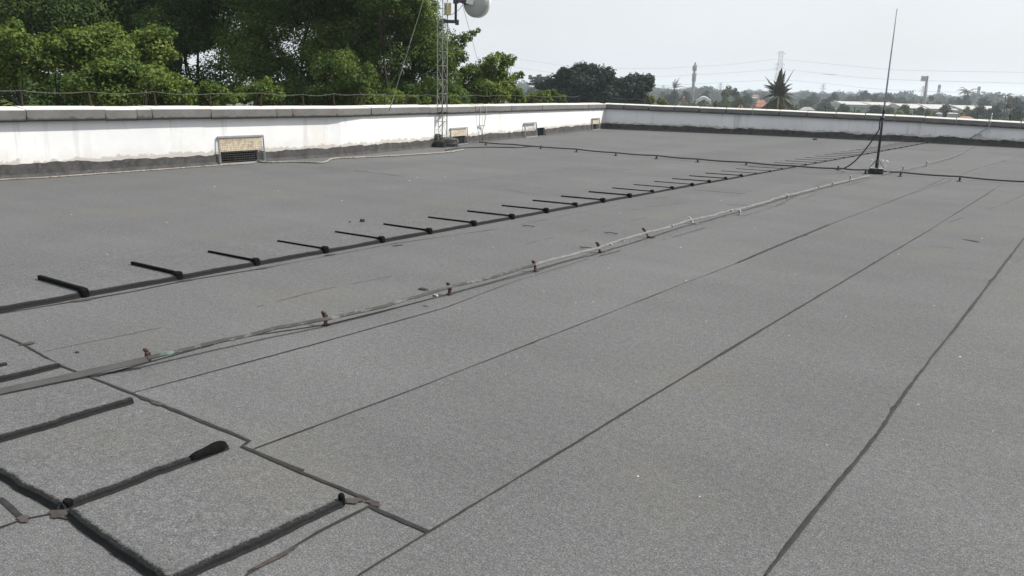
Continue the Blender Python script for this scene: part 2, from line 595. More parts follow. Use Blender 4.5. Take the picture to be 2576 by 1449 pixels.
# brownish tar daubs
def daub(px, py, ln, wd, ang, seed, z=.006):
    r = random.Random(seed)
    c = at(px, py)
    n = 30
    vs = [c + Vector((0, 0, z))]
    ph = [r.uniform(0, 6.28) for _ in range(4)]
    for k in range(n):
        a = 2 * math.pi * k / n
        rr = 1 + .12 * math.sin(2 * a + ph[0]) + .12 * math.sin(3 * a + ph[1]) + .12 * math.sin(5 * a + ph[2]) + r.uniform(-.05, .05)
        u, w = math.cos(a) * ln * rr, math.sin(a) * wd * rr
        vs.append(c + Vector((u * math.cos(ang) - w * math.sin(ang), u * math.sin(ang) + w * math.cos(ang), z)))
    return MB().add(vs, [(0, 1 + k, 1 + (k + 1) % n) for k in range(n)])


for i, (px, py, l, w, a) in enumerate([(70, 866, .045, .02, 1.2), (395, 1016, .05, .018, 0), (890, 1262, .035, .022, .5), (940, 1268, .03, .018, 0), (215, 755, .09, .03, 1.5),
                                       (465, 707, .07, .022, 1.5), (660, 676, .07, .02, 1.5), (155, 1296, .05, .03, .3), (690, 1408, .085, .012, 1.56), (60, 1308, .03, .018, 0),
                                       (2445, 606, .10, .02, 2.8), (1000, 618, .06, .02, 1.5), (830, 642, .06, .02, 1.5)]):
    daub(px, py, l, w, a, i).build('tar_daub', M['smear'], roof_o)


# ------------------------------------------------------------------ parapet walls
COP_H, COP_IN, COP_OUT, COP_UP = .18, .11, .27, .035


class Path:
    """plan of a wall: length coordinate s -> base point, inward normal, top of coping"""
    def __init__(self, knots, inward):
        self.k = [Vector((x, y, 0)) for x, y, _ in knots]
        self.top = [t for _, _, t in knots]
        self.s = [0.0]
        for a, b in zip(self.k, self.k[1:]):
            self.s.append(self.s[-1] + (b - a).length)
        self.inward = inward
        self.n = []
        for a, b in zip(self.k, self.k[1:]):
            t = (b - a).normalized()
            n = Vector((t.y, -t.x, 0))
            if n.dot(inward) < 0: n = -n
            self.n.append(n)

    def seg(self, s):
        for i in range(len(self.s) - 2):
            if s < self.s[i + 1]: return i
        return len(self.s) - 2

    def p(self, s, off=0.0, z=0.0):
        i = self.seg(s)
        f = (s - self.s[i]) / (self.s[i + 1] - self.s[i])
        q = self.k[i].lerp(self.k[i + 1], f)
        # blend normals near kinks
        n = self.n[i]
        for j in range(1, len(self.s) - 1):
            if abs(s - self.s[j]) < 1e-6:
                m = (self.n[j - 1] + self.n[j]).normalized()
                n = m / m.dot(self.n[j])
        return q + n * off + Vector((0, 0, z))

    def h(self, s):
        i = self.seg(s)
        f = (s - self.s[i]) / (self.s[i + 1] - self.s[i])
        return self.top[i] * (1 - f) + self.top[i + 1] * f

    def hit(self, px, py=300):
        """length coordinate where the sight line at px meets the wall"""
        best = None
        for i in range(len(self.k) - 1):
            zt = .5
            d = ray(px, py)
            n = self.n[i]
            den = d.dot(n)
            if abs(den) < 1e-9: continue
            t = (self.k[i] - CAM).dot(n) / den
            if t <= 0: continue
            q = CAM + d * t
            s = self.s[i] + (q - self.k[i]).dot((self.k[i + 1] - self.k[i]).normalized())
            lo = -1e9 if i == 0 else self.s[i] - .05
            hi = 1e9 if i == len(self.k) - 2 else self.s[i + 1] + .05
            if lo <= s <= hi:
                best = s
        return best


PL = Path(LW, Vector((1, 0, 0)))
PR = Path(RW, Vector((0, -1, 0)))
THK = .22


def hexa(mb, path, s0, s1, oin, oout, zb, zt0, zt1, zb1=None, oin1=None):
    a, b = path.p(s0, oin), path.p(s1, oin if oin1 is None else oin1)
    c, d = path.p(s1, -oout), path.p(s0, -oout)
    zb1 = zb if zb1 is None else zb1
    vs = [(a.x, a.y, zb), (b.x, b.y, zb1), (c.x, c.y, zb1), (d.x, d.y, zb), (a.x, a.y, zt0), (b.x, b.y, zt1), (c.x, c.y, zt1), (d.x, d.y, zt0)]
    mb.add(vs, [(3, 2, 1, 0), (4, 5, 6, 7), (0, 1, 5, 4), (1, 2, 6, 5), (2, 3, 7, 6), (3, 0, 4, 7)])


def make_wall(path, name, label, openings, joints, seed, cat='wall', step=None, gap=.0045):
    root = thing(name, path.k[0], label, cat)
    wall = MB()
    def so(a): return .05 * min(1.0, max(0.0, (a - step) / .9)) if step else 0.0
    cuts = sorted({0.0, path.s[-1], *path.s, *([step, step + .9] if step else []), *[o[0] for o in openings], *[o[1] for o in openings]})
    for a, b in zip(cuts, cuts[1:]):
        op = [o for o in openings if o[0] - 1e-6 <= a and b <= o[1] + 1e-6]
        ta, tb = path.h(a) - COP_H + .004, path.h(b) - COP_H + .004
        if op:
            hexa(wall, path, a, b, so(a), THK, op[0][2], ta, tb, oin1=so(b))
            hexa(wall, path, a, b, so(a), THK, GZ, -.01, -.01, oin1=so(b))
        else:
            hexa(wall, path, a, b, so(a), THK, GZ, ta, tb, oin1=so(b))
    wall.build('wall_face', M['plaster'], root)
    # felt skirting with a ragged top
    r = random.Random(seed)
    sk = MB()
    cuts2 = [c for c in cuts]
    for a, b in zip(cuts2, cuts2[1:]):
        if any(o[0] - 1e-6 <= a and b <= o[1] + 1e-6 for o in openings): continue
        n = max(1, int((b - a) / .06))
        prev = None
        hh = .185
        for i in range(n + 1):
            s = a + (b - a) * i / n
            hh = .185 + (hh - .185) * .8 + r.gauss(0, .008)
            if r.random() < .03: hh += r.uniform(-.02, .03)
            cur = [path.p(s, so(s) + .055, .001), path.p(s, so(s) + .022, .05), path.p(s, so(s) + .013, hh), path.p(s, so(s) + .001, hh + .004)]
            if prev:
                o = len(sk.v)
                sk.add(prev + cur, [(k, k + 4, k + 5, k + 1) for k in range(3)])
            prev = cur
    sk.build('felt_skirting', M['skirting'], root)
    for i, (a, b, zt) in enumerate(openings):
        bx = MB()  # black block put in to stand for the dark inside of the opening
        a2 = a + (b - a) * (.36 if i == 0 else 0.0)
        hexa(bx, path, a2 + .002, b - .002, so(a) - .035, THK + .25, .004, zt - .004, zt - .004)
        bx.build('opening_shade_block', M['bitumen'], root)
    # coping blocks
    js = sorted(j for j in joints if 0 < j < path.s[-1])
    js = [0.0] + js + [path.s[-1]]
    for a, b in zip(js, js[1:]):
        if b - a < .05: continue
        g0 = gap
        ss = [a + g0] + [k for k in path.s if a + g0 < k < b - g0] + [b - g0]
        mb = MB()
        wear_shade = []
        dz, din = r.uniform(-.005, .005), r.uniform(-.006, .006)
        sub = []
        for u, w in zip(ss, ss[1:]):
            m = max(1, int((w - u) / .5))
            sub += [u + (w - u) * i / m for i in range(m)]
        sub.append(ss[-1])
        if b - a > .3:
            sub = [sub[0], sub[0] + .03] + sub[1:-1] + [sub[-1] - .03, sub[-1]]
        top_pale = []
        prof = [(COP_IN - .012, -COP_H, 1.4), (COP_IN, -COP_H + .022, 1.15), (COP_IN, -COP_H * .72, .5), (COP_IN, -COP_H * .4, .15), (COP_IN, -.014, 0), (COP_IN - .014, 0, 0), (-COP_OUT, COP_UP, 0), (-COP_OUT, -COP_H + COP_UP, 0)]
        for s in sub:
            for off, z, wv in prof:
                mb.v.append(tuple(path.p(s, off + din, path.h(s) + z + dz)))
                e = (.55 if b - a > 1.0 else .25) if s in (sub[0], sub[-1]) else 0.0
                wear_shade.append(wv + e)
                top_pale.append(1.0 if off < COP_IN - .013 and z >= 0 else 0.0)
        k = len(prof)
        for i in range(len(sub) - 1):
            for j in range(k):
                l = (j + 1) % k
                mb.f.append((i * k + j, i * k + k + j, i * k + k + l, i * k + l))
        mb.f.append(tuple(range(k)))
        mb.f.append(tuple((len(sub) - 1) * k + j for j in range(k - 1, -1, -1)))
        o = mb.build('coping_block', M['coping'], root)
        at_ = o.data.attributes.new('top_pale', 'FLOAT', 'POINT')
        at_.data.foreach_set('value', top_pale)
        at_ = o.data.attributes.new('wear_shade', 'FLOAT', 'POINT')
        at_.data.foreach_set('value', wear_shade)
    return root


def hx(path, src_x, y=275): return path.hit(src_x * S, y)


opL = [(PL.hit(556, 400), PL.hit(650, 400), .215), (PL.hit(1135, 360), PL.hit(1167, 360), .235), (PL.hit(1345, 340), PL.hit(1366, 340), .24), (PL.hit(1484, 320), PL.hit(1499, 320), .2)]
jL = [PL.s[1] - 14, PL.s[1] - 11.6] + [hx(PL, x) for x in (90, 408, 534, 594, 830, 1093, 1156, 1334, 1469, 1705, 1888, 1962, 2034, 2157, 2257, 2342)]
wall_left = make_wall(PL, 'parapet_wall', 'sunlit white parapet wall with grey coping and drain openings, in front of the big trees', opL, jL, 3, step=hx(PL, 1325, 300))
jR = [hx(PR, x, 280) for x in (2496, 2596, 2697, 2798, 2904, 3010, 3119, 3230, 3345, 3463, 3582, 3703, 3830, 3962, 4092)]
jR += [jR[-1] + 1.35 * k for k in range(1, 12)]
wall_right = make_wall(PR, 'parapet_wall', 'shaded bluish white parapet wall with grey coping, at the far end of the roof', [], jR, 4, gap=.015)

# ------------------------------------------------------------------ felt ridges and black bars
def ridge(name, label, p0, p1, side, h=.05, taper=0.0, back=.35, lip=.010, seed=0, lump0=0.0, lump1=0.0, group='felt covered ridges on the roof'):
    """raised felt edge: long gentle slope on one side, steep worn face on `side`"""
    r = random.Random(seed)
    p0, p1 = Vector(p0), Vector(p1)
    root = thing(name, p0, label, 'roof ridge', group)
    L = (p1 - p0).length
    t = (p1 - p0) / L
    s = Vector(side)
    n = max(2, int(L / (.022 if L < 3 else .05)))
    top, face, wear_shade = MB(), MB(), []
    wob = hw = 0.0
    A, B = [], []
    for i in range(n + 1):
        d = L * i / n
        wob = wob * .86 + r.gauss(0, .0018)
        hw = hw * .84 + r.gauss(0, .0013)
        e = min(1, d / .1 if lump0 else 1, (L - d) / .1 if lump1 else 1)
        hh = h * (1 - taper * min(1, max(0, (d - 3) / 14))) + hw
        q = p0 + t * d + s * wob
        A.append([q - s * back + Vector((0, 0, .002)), q - s * back * .4 + Vector((0, 0, hh * .62)), q - s * .019 + Vector((0, 0, hh * .985)), q - s * .008 + Vector((0, 0, hh))])
        B.append([q - s * .021 + Vector((0, 0, hh * .985 + .0012)), q - s * .008 + Vector((0, 0, hh + .0012)), q + s * .004 + Vector((0, 0, hh * .8)), q + s * lip * .7 + Vector((0, 0, hh * .35)), q + s * (lip + .006) + Vector((0, 0, .003))])
    for i in range(n + 1):
        top.v += [tuple(x) for x in A[i]]
        face.v += [tuple(x) for x in B[i]]
        wear_shade += [1.1, .5, .22, .13, .34]
    for i in range(n):
        for k in range(3):
            top.f.append((i * 4 + k, i * 4 + 4 + k, i * 4 + 5 + k, i * 4 + 1 + k))
        for k in range(4):
            face.f.append((i * 5 + k, i * 5 + 5 + k, i * 5 + 6 + k, i * 5 + 1 + k))
    for i in (0, n):  # closed ends
        top.v += [tuple(x) for x in A[i]] + [tuple(A[i][3] - Vector((0, 0, A[i][3].z)))]
        top.f.append(tuple(range(len(top.v) - 5, len(top.v))))
        q = [A[i][2] - Vector((0, 0, A[i][2].z)), A[i][2], A[i][3]] + B[i][2:]
        face.v += [tuple(x + t * (.003 if i else -.003)) for x in q]
        face.f.append(tuple(range(len(face.v) - len(q), len(face.v))))
        wear_shade += [.45] * len(q)
    top.build('felt_slope', M['felt_ridge'], root, True)
    o = face.build('worn_face', M['face'], root, False)
    at_ = o.data.attributes.new('wear_shade', 'FLOAT', 'POINT')
    at_.data.foreach_set('value', wear_shade)
    return root


def lump(mb, c, size, rot, seed):
    """lump of poured bitumen: a bent, uneven block"""
    r = random.Random(seed)
    n, m = 10, 6
    vs, fs = [], []
    for j in range(m + 1):
        b = j / m
        k = 1 - .10 * b - (.28 if j == m else 0)
        for i in range(n):
            a = 2 * math.pi * i / n
            ca, sa = math.cos(a), math.sin(a)
            e = .55
            x = math.copysign(abs(ca) ** e, ca) * size[0] / 2 * k * (1 + r.uniform(-.07, .07))
            y = math.copysign(abs(sa) ** e, sa) * size[1] / 2 * k * (1 + r.uniform(-.07, .07))
            vs.append(Vector(c) + rot @ Vector((x, y, size[2] * b * (1 + r.uniform(-.03, .03)))))
    for j in range(m):
        for i in range(n):
            l = (i + 1) % n
            fs.append((j * n + i, j * n + l, j * n + n + l, j * n + n + i))
    fs.append(tuple(m * n + i for i in range(n)))
    mb.add(vs, fs)


H = HC
RAIL_X = -3.79 * H
rail = ridge('felt_ridge', 'longest raised felt ridge, carrying the row of black crossbars', (RAIL_X, .4, 0), (RAIL_X - .02, 30.0, 0), (1, 0, 0), h=.034, taper=.45, back=1.2, lip=.012, seed=5)
ALONG = [1.745, 2.22, 2.68, 3.16, 3.62, 4.06, 4.52, 4.97, 5.42, 5.86, 6.29, 6.76, 7.22, 7.64, 8.08, 8.51]
while ALONG[-1] < 18.9: ALONG.append(ALONG[-1] + .448)


def black_bar(loc, label, th=.02, blk=1.0):
    root = thing('black_bar', loc, label, 'roof bar', 'black bars across the long felt ridge')
    L = Vector(loc)
    mb = MB()
    n = 9
    pp, ws, hs = [], [], []
    for i in range(n):
        f = i / (n - 1)
        x = -.70 + f * .69
        zz = .034 * (1 - abs(x) / 1.2) * .97 * (1 - .45 * min(1, max(0, (loc[1] - 3.4) / 14)))
        pp.append(L + Vector((x, random.uniform(-.0015, .0015), zz + th * .5)))
        ws.append(th * .8)
        hs.append(th)
    mb.bar(pp, ws, hs)
    mb.build('bar', M['bitumen'], root)
    lb = MB()
    lump(lb, L + Vector((-.012, 0, 0)), (.075 * blk, .066 * blk, .062 * blk), Matrix.Rotation(.05, 3, 'Z'), 7)
    lb.build('bitumen_block', M['bitumen'], root)
    return root


ORD = ['first', 'second', 'third', 'fourth', 'fifth', 'sixth', 'seventh', 'eighth', 'ninth', 'tenth', 'eleventh', 'twelfth', 'thirteenth', 'fourteenth', 'fifteenth', 'sixteenth', 'seventeenth',
       'eighteenth', 'nineteenth', 'twentieth', 'twenty-first', 'twenty-second', 'twenty-third', 'twenty-fourth', 'twenty-fifth', 'twenty-sixth', 'twenty-seventh', 'twenty-eighth', 'twenty-ninth', 'thirtieth',
       'thirty-first', 'thirty-second', 'thirty-third', 'thirty-fourth', 'thirty-fifth', 'thirty-sixth', 'thirty-seventh', 'thirty-eighth', 'thirty-ninth', 'fortieth', 'forty-first', 'forty-second']
proto = None
for i, al in enumerate(ALONG):
    lab = f'{ORD[i]} black bar on the long felt ridge, counting from its near end'
    loc = (RAIL_X + random.uniform(-.01, .01), al * H, 0)
    if i in (0, 1, 2, 3, 12, 18):
        proto = black_bar(loc, lab, {0: .034, 1: .027, 2: .019, 3: .016, 12: .013, 18: .008}[i], 1.0 if i < 12 else .85 if i < 18 else .55)
    else:
        copy_tree(proto, loc, lab, rz=random.uniform(-.025, .025))

# the frame of ridges by the camera
fg_h = .023
ridge('felt_ridge', 'short felt ridge running behind the grey strip, ending at the tar line', (-4.72 + .0, .2, 0), (-4.705, 1.72, 0), (1, 0, 0), h=.026, back=.5, seed=8)
q0 = at(-330, 1010); q1 = at(150, 925)
ridge('felt_ridge', 'thin felt ridge closest to the grey painted strip', (q1.x, q1.y - .72, 0), (q1.x, q1.y, 0), (1, 0, 0), h=.023, back=.45, seed=9)
q1 = at(333, 1014)
ridge('felt_ridge', 'felt ridge with a square cut end, between the grey strip and the lumpy ridge', (q1.x, 1.2, 0), (q1.x, q1.y, 0), (1, 0, 0), h=.025, back=.42, seed=10)
a0, a1 = at(160, 1284), at(568, 1128)
rl = ridge('felt_ridge', 'felt ridge ending in a thick black bitumen lump', (a0.x, a0.y, 0), (a1.x, a1.y, 0), ((a1 - a0).normalized().y, -(a1 - a0).normalized().x, 0), h=fg_h, back=.70, seed=11)
mb = MB()
n = 10
rr_ = random.Random(4)
pp = [Vector((a1.x, a1.y, 0)) + (a0 - a1).normalized() * (.17 * (1 - i / (n - 1))) for i in range(n)]
rad = [.013, .020, .022, .0225, .0235, .0245, .0255, .0255, .023, .014]
mb.tube([p + Vector((-.002, 0, .011 + .010 * i / n)) for i, p in enumerate(pp)], [q * rr_.uniform(.94, 1.06) for q in rad], 12)
mb.build('bitumen_lump', M['bitumen'], rl, True)
a2, a3 = at(425, 1475), at(858, 1272)
tt = (a3 - a2).normalized()
st = a3 - tt * ((a3.y - 1.2) / tt.y)
rl2 = ridge('felt_ridge', 'felt ridge with a small round black stub at its end, lowest in the picture', (st.x, st.y, 0), (a3.x, a3.y, 0), (tt.y, -tt.x, 0), h=fg_h, back=.68, seed=12)
mb = MB()
lump(mb, (a3.x - .004, a3.y + .006, 0), (.026, .022, .046), Matrix.Identity(3), 3)
mb.build('bitumen_stub', M['bitumen'], rl2, True)
mb = MB()
lump(mb, (a0.x - .012, a0.y + .02, 0), (.042, .036, .032), Matrix.Rotation(.4, 3, 'Z'), 17)
mb.build('bitumen_knob', M['bitumen'], rl)
b0, b1 = at(-160, 1105), at(148, 1284)
ridge('felt_ridge', 'dark cross ridge at the left picture edge, ending at the corner of the felt squares', (b1.x, b1.y, 0), (b0.x, b0.y, 0), (0, -1, 0), h=.028, back=.036, lip=.010, seed=13)
b2, b3 = at(172, 1302), at(440, 1490)
ridge('felt_ridge', 'dark cross ridge with soft shadow at the bottom edge, left of the stub ridge', (b3.x, b3.y, 0), (b2.x, b2.y, 0), (0, -1, 0), h=.028, back=.036, lip=.010, seed=14)
mb = MB()

# ------------------------------------------------------------------ lightning conductor strip
def polyline(pts, step=.06):
    out = []
    for a, b in zip(pts, pts[1:]):
        n = max(1, int((b - a).length / step))
        out += [a.lerp(b, i / n) for i in range(n)]
    return out + [pts[-1]]


def flat_ribbon(P, w, th, seed, wav=.004, tilt=0.0):
    r = random.Random(seed)
    mb = MB()
    P = polyline(P)
    m = len(P)
    vs = []
    dz = dx = 0
    for i, p in enumerate(P):
        t = (P[min(i + 1, m - 1)] - P[max(i - 1, 0)]).normalized()
        s = Vector((t.y, -t.x, 0)).normalized()
        dz = dz * .85 + r.gauss(0, wav * .5); dx = dx * .85 + r.gauss(0, wav * .35)
        q = p + Vector((0, 0, dz)) + s * dx
        u = Vector((0, 0, 1))
        s2 = s * math.cos(tilt) - u * math.sin(tilt)
        ww = w * (1 + r.uniform(-.08, .08))
        for a, b in ((-.5, -.5), (.5, -.5), (.5, .5), (-.5, .5)):
            vs.append(q + s2 * a * ww + u * b * th)
    fs = [(3, 2, 1, 0), tuple((m - 1) * 4 + k for k in range(4))]
    for i in range(m - 1):
        for k in range(4):
            l = (k + 1) % 4
            fs.append((i * 4 + k, i * 4 + l, i * 4 + 4 + l, i * 4 + 4 + k))
    return mb.add(vs, fs)


zc = .06
C1 = [at(-260, 1048, .018), at(0, 984, .018), at(200, 942, .022), at(372, 903, .05)]
C2 = [at(372, 903, .05), at(560, 858, .055), at(700, 826, zc), at(820, 802, zc), at(950, 772, .055), at(1050, 745, .058), at(1128, 722, .068), at(1240, 697, .055), at(1345, 665, .068)]
C3 = [at(1345, 665, .068), at(1430, 643, .06), at(1505, 623, .075), at(1560, 606, .085), at(1622, 588, .085), at(1680, 570, .08), at(1735, 553, .08), at(1800, 540, .065), at(1880, 520, .05), at(1975, 493, .05), at(2080, 466, .045), at(2140, 452, .04), at(2188, 441, .04)]
C4 = [at(2222, 437, .04), at(2262, 428, .04), at(2330, 413, .05), at(2400, 393, .04), at(2420, 386, .03), at(2440, 372, .03), at(2456, 366, .03)]
cs = thing('conductor_strip', C1[1], 'long weathered metal strip with peeling grey and teal paint, running along the roof', 'conductor strip')
flat_ribbon(C1, .040, .004, 1, .0008, .5).build('painted_length', M['paint_grey'], cs)
tag(flat_ribbon(C2, .020, .006, 2, .0035, .75).build('peeling_length', M['conductor'], cs), 'peeling length with dark rust and teal patches')
flat_ribbon(C3, .022, .007, 3, .005, .55).build('pale_length', M['conductor_pale'], cs)
flat_ribbon(C4, .016, .007, 4, .008, .3).build('pale_length', M['conductor_pale'], cs)
for px, py in ((1095, 744), (1565, 605), (1690, 568), (1840, 530), (2060, 470), (1535, 615)):
    MB().cbox(at(px, py, .075), (.045, .02, .02), None, .004).build('strip_joint', M['galv_dull'], cs)


def support(px, pyt, pyb, label, lean=0.0, foot=False, rusty=True, hook=False):
    b = at(px, pyb)
    h = max(.06, min(.15, (pyb - pyt) / FPX * (b - CAM).length / math.cos(math.radians(15))))
    root = thing('strip_support', b, label, 'support', 'supports along the conductor strip')
    m = M['rust'] if rusty else M['galv_dull']
    mb = MB()
    top = b + Vector((-lean, 0, h))
    mb.bar([b, b.lerp(top, .55) + Vector((.004, 0, 0)), top], [.018, .018, .02], [.012, .013, .016])
    mb.build('post', m, root)
    cl = MB()
    cl.cbox(top + Vector((0, 0, .002)), (.034, .02, .018), Matrix.Rotation(.2, 3, 'Y'), .004)
    cl.cbox(top + Vector((.02, .0, -.03)), (.012, .028, .05), None, .003)
    cl.build('clamp', m, root)
    fb = MB()
    fb.cbox(b + Vector((0, 0, .007)), (.042 if foot else .034, .036, .010), None, .004)
    if hook:
        fb.bar([b + Vector((0, 0, .01)), b + Vector((.05, -.02, .012)), b + Vector((.075, .0, .02))], .014, .01)
    fb.build('foot', m, root)
    return root


SUP = [(369, 884, 908, 'rusty clamp stub where the painted strip ends, closest to the camera', .0, True, True, False),
       (820, 790, 819, 'rusty red and white support post next to a dark peeled stretch of strip', .02, False, True, False),
       (1131, 716, 742, 'rusty support post beside the dry leaf on the roof', .015, False, True, False),
       (1348, 660, 684, 'rusty support post near white flecks, where the strip turns from peeling to pale', .03, False, True, False),
       (1510, 614, 636, 'rust brown support at the start of the raised pale strip', .04, False, True, False),
       (1632, 579, 598, 'hooked support with outward foot, midway along the raised pale strip', .07, False, True, True),
       (1745, 550, 563, 'hooked support under the pale strip, at the far end of the raised bend', .06, False, False, True),
       (1858, 532, 541, 'low grey clip on the pale strip just past the raised bend', .0, False, False, False),
       (1978, 490, 500, 'pale clip on the strip halfway between the raised bend and the antenna', .0, False, False, False),
       (2137, 444, 458, 'grey upright clip on the strip just short of the antenna footing', .0, False, False, False),
       (2094, 460, 470, 'grey upright clip on the strip, second before the antenna footing', .0, False, False, False),
       (2330, 408, 419, 'grey clip on the strip beyond the antenna, between the footing and the far wall', .0, False, False, False),
       (2270, 421, 432, 'grey clip on the strip just beyond the antenna footing', .0, False, False, False)]
for i, (px, t, b, lab, ln, ft, ru, hk) in enumerate(SUP):
    support(px, t, b, lab, ln, ft, ru, hk)

# ------------------------------------------------------------------ black cable across the roof
cz = .055
K = [(1205, 357), (1288, 363), (1450, 375), (1549, 384), (1651, 391), (1755, 400), (1877, 408), (1995, 417), (2120, 424), (2177, 427), (2265, 433), (2414, 444), (2576, 457), (2760, 474), (3100, 505), (3600, 553)]
kp = [at(x, y, cz) for x, y in K]
cab = thing('black_pipe', kp[0], 'long black pipe running across the roof to the far right edge', 'pipe')
sag = []
for a, b in zip(kp, kp[1:]):
    for i in range(6):
        f = i / 6
        sag.append(a.lerp(b, f) - Vector((0, 0, .012 * math.sin(f * math.pi))))
sag.append(kp[-1])
MB().tube(sag, .0155, 10).build('pipe_run', M['pipe'], cab, True)
for x, y in [(1222, 363), (1360, 372), (1450, 380), (1549, 389), (1651, 397), (1755, 405), (1877, 413), (2108, 424), (2177, 434), (2265, 440), (2414, 452)]:
    p = at(x, y - 3, cz)
    mb = MB()
    mb.cbox((p.x, p.y, .04), (.022, .024, .08), None, .004)
    mb.tube([(p.x - .0, p.y, cz + .0), (p.x + .022, p.y, cz + .002)], .026, 10)
    mb.cbox((p.x, p.y, .006), (.08, .05, .01), None, .003)
    mb.build('pipe_clip', M['cable'], cab)

# ------------------------------------------------------------------ whip antenna
ab = at(2203, 437)
ant = thing('whip_antenna', ab, 'tall thin whip antenna on a dark pole with a tarred block footing', 'antenna')
rot = Matrix.Rotation(math.radians(12), 3, 'Z')
mb = MB()
lump(mb, ab + Vector((0, 0, .003)), (.30, .26, .10), rot, 21)
mb.build('footing', M['concrete_dark'], ant)
mb = MB(); mb.cbox(ab + Vector((0, 0, .108)), (.24, .2, .012), rot)
mb.build('base_plate', M['galv_dull'], ant)
mb = MB()
mb.tube([ab + Vector((0, 0, .1)), ab + Vector((0, 0, .75)), ab + Vector((0, 0, 1.18))], [.025, .023, .021], 10)
mb.tube([ab + Vector((0, 0, .17)), ab + Vector((0, 0, .24))], [.036, .034], 10)
mb.build('pole', M['mast'], ant, True)
mb = MB(); mb.tube([ab + Vector((0, 0, 1.16)), ab + Vector((0, 0, 1.26))], [.026, .022], 10)
mb.build('clamp', M['mast'], ant, True)
mb = MB(); mb.tube([ab + Vector((0, 0, 1.05)), ab + Vector((0, 0, 1.09))], .031, 10)
mb.build('clamp', M['mast'], ant, True)
mb = MB(); mb.tube([ab + Vector((0, 0, 1.24)), ab + Vector((0, 0, 2.0)), ab + Vector((.004, 0, 3.10))], [.0165, .015, .010], 8)
mb.build('whip', M['whip'], ant, True)
for a in (0.3, 2.0, 3.6, 5.2):
    mb = MB()
    d = Vector((math.cos(a), math.sin(a), 0))
    mb.bar([ab + d * .13 + Vector((0, 0, .112)), ab + d * .03 + Vector((0, 0, .26))], .014, .01)
    mb.build('stay', M['mast'], ant)
# white line isolators on the footing
for a, px, py, z0, lab in ((0, 2191, 419, 0, ''), (1, 2213, 417, 0, ''), (2, 2226, 430, 0, '')):
    p = ab + Vector(((-.14, .09, 0), (.06, .09, 0), (.16, -.02, 0))[a])
    mb = MB()
    mb.tube([p + Vector((0, 0, .1)), p + Vector((0, 0, .17)), p + Vector((.0, 0, .25))], [.007, .008, .006], 6)
    mb.cbox(p + Vector((.012 * a, 0, .25)), (.05, .024, .04), Matrix.Rotation(.4 * a - .3, 3, 'Y'), .008)
    mb.build('white_isolator', M['white'], ant)
# cable from the pole to the pipe
e0 = at(2112, 425, .04)
pts = []
top = ab + Vector((-.035, -.02, .86))
for i in range(22):
    f = i / 21
    p = top.lerp(e0, f)
    s = math.sin(f * math.pi) * .11
    p.z = top.z + (e0.z - top.z) * (1 - (1 - f) ** 1.75)
    pts.append(p)
o = MB().tube([ab + Vector((-.035, -.02, 1.1)), ab + Vector((-.04, -.02, 1.0))] + pts, .013, 8).build('antenna_cable', M['cable'], None, True)
tag(o, 'black cable hanging in a curve from the whip antenna pole', 'cable')

# ------------------------------------------------------------------ lattice tower with dish
tb = at(1112, 362) * .962
tb.z = 0
tower = thing('lattice_mast', tb, 'slim galvanised lattice mast standing against the sunlit wall', 'mast')
vd = Vector((tb.x, tb.y, 0)).normalized()          # from camera
vr = Vector((vd.y, -vd.x, 0))
hw = .118
legs = [tb - vr * hw, tb + vr * .005 - vd * .16, tb + vr * hw]
TZ = 5.6
for l in legs:
    MB().tube([l + Vector((0, 0, .08)), l + Vector((0, 0, TZ))], .0125, 8).build('leg', M['galv_dull'], tower, True)
mb = MB()
zz, k = .28, 0
while zz < TZ - .3:
    for i in range(3):
        a, b = legs[i], legs[(i + 1) % 3]
        mb.tube([a + Vector((0, 0, zz)), b + Vector((0, 0, zz))], .0055, 6)
        c, d = (a, b) if k % 2 else (b, a)
        mb.tube([c + Vector((0, 0, zz)), d + Vector((0, 0, zz + .33))], .004, 6)
    zz += .33; k += 1
mb.build('bracing', M['galv_dull'], tower)
mb = MB()
lump(mb, tb - vd * .30 - vr * .05, (.30, .26, .17), Matrix.Rotation(math.atan2(vr.y, vr.x), 3, 'Z'), 31)
tag(mb.build('footing', M['concrete_dark'], tower), 'tarred black footing block')
mb = MB()
lump(mb, tb - vd * .05 + vr * .12, (.62, .30, .22), Matrix.Rotation(math.atan2(vr.y, vr.x), 3, 'Z'), 32)
lump(mb, tb - vd * .1 - vr * .12 + Vector((0, 0, .15)), (.2, .2, .16), Matrix.Identity(3), 33)
tag(mb.build('footing_mound', M['felt_lump'], tower), 'felt wrapped mound')
mb = MB()
wz = .82
mb.cbox(tb - vd * .12 + Vector((0, 0, wz)) - vr * .02, (.34, .05, .03), Matrix.Rotation(math.atan2(vr.y, vr.x), 3, 'Z'))
mb.cbox(tb + vd * .05 + Vector((0, 0, wz)) - vr * .13, (.05, .4, .04), Matrix.Rotation(math.atan2(vr.y, vr.x), 3, 'Z'))
mb.cbox(tb + vd * .05 + Vector((0, 0, wz)) + vr * .07, (.05, .4, .04), Matrix.Rotation(math.atan2(vr.y, vr.x), 3, 'Z'))
mb.build('wall_bracket', M['rusty_post'], tower)
mb = MB()
mb.tube([legs[0] + Vector((0, 0, .62)) + vr * .2, legs[0] + Vector((0, 0, .42)) + vr * .0, legs[0] + Vector((0, 0, .3)) - vr * .15, legs[0] + Vector((0, 0, .05)) - vr * .17], .011, 6)
mb.build('earth_lead', M['galv_dull'], tower, True)

td = (Vector((tb.x, tb.y)) - Vector((0, 0))).length


def tp(sx, sy, dd=0.0):
    return far(sx * S, sy * S, td + dd)


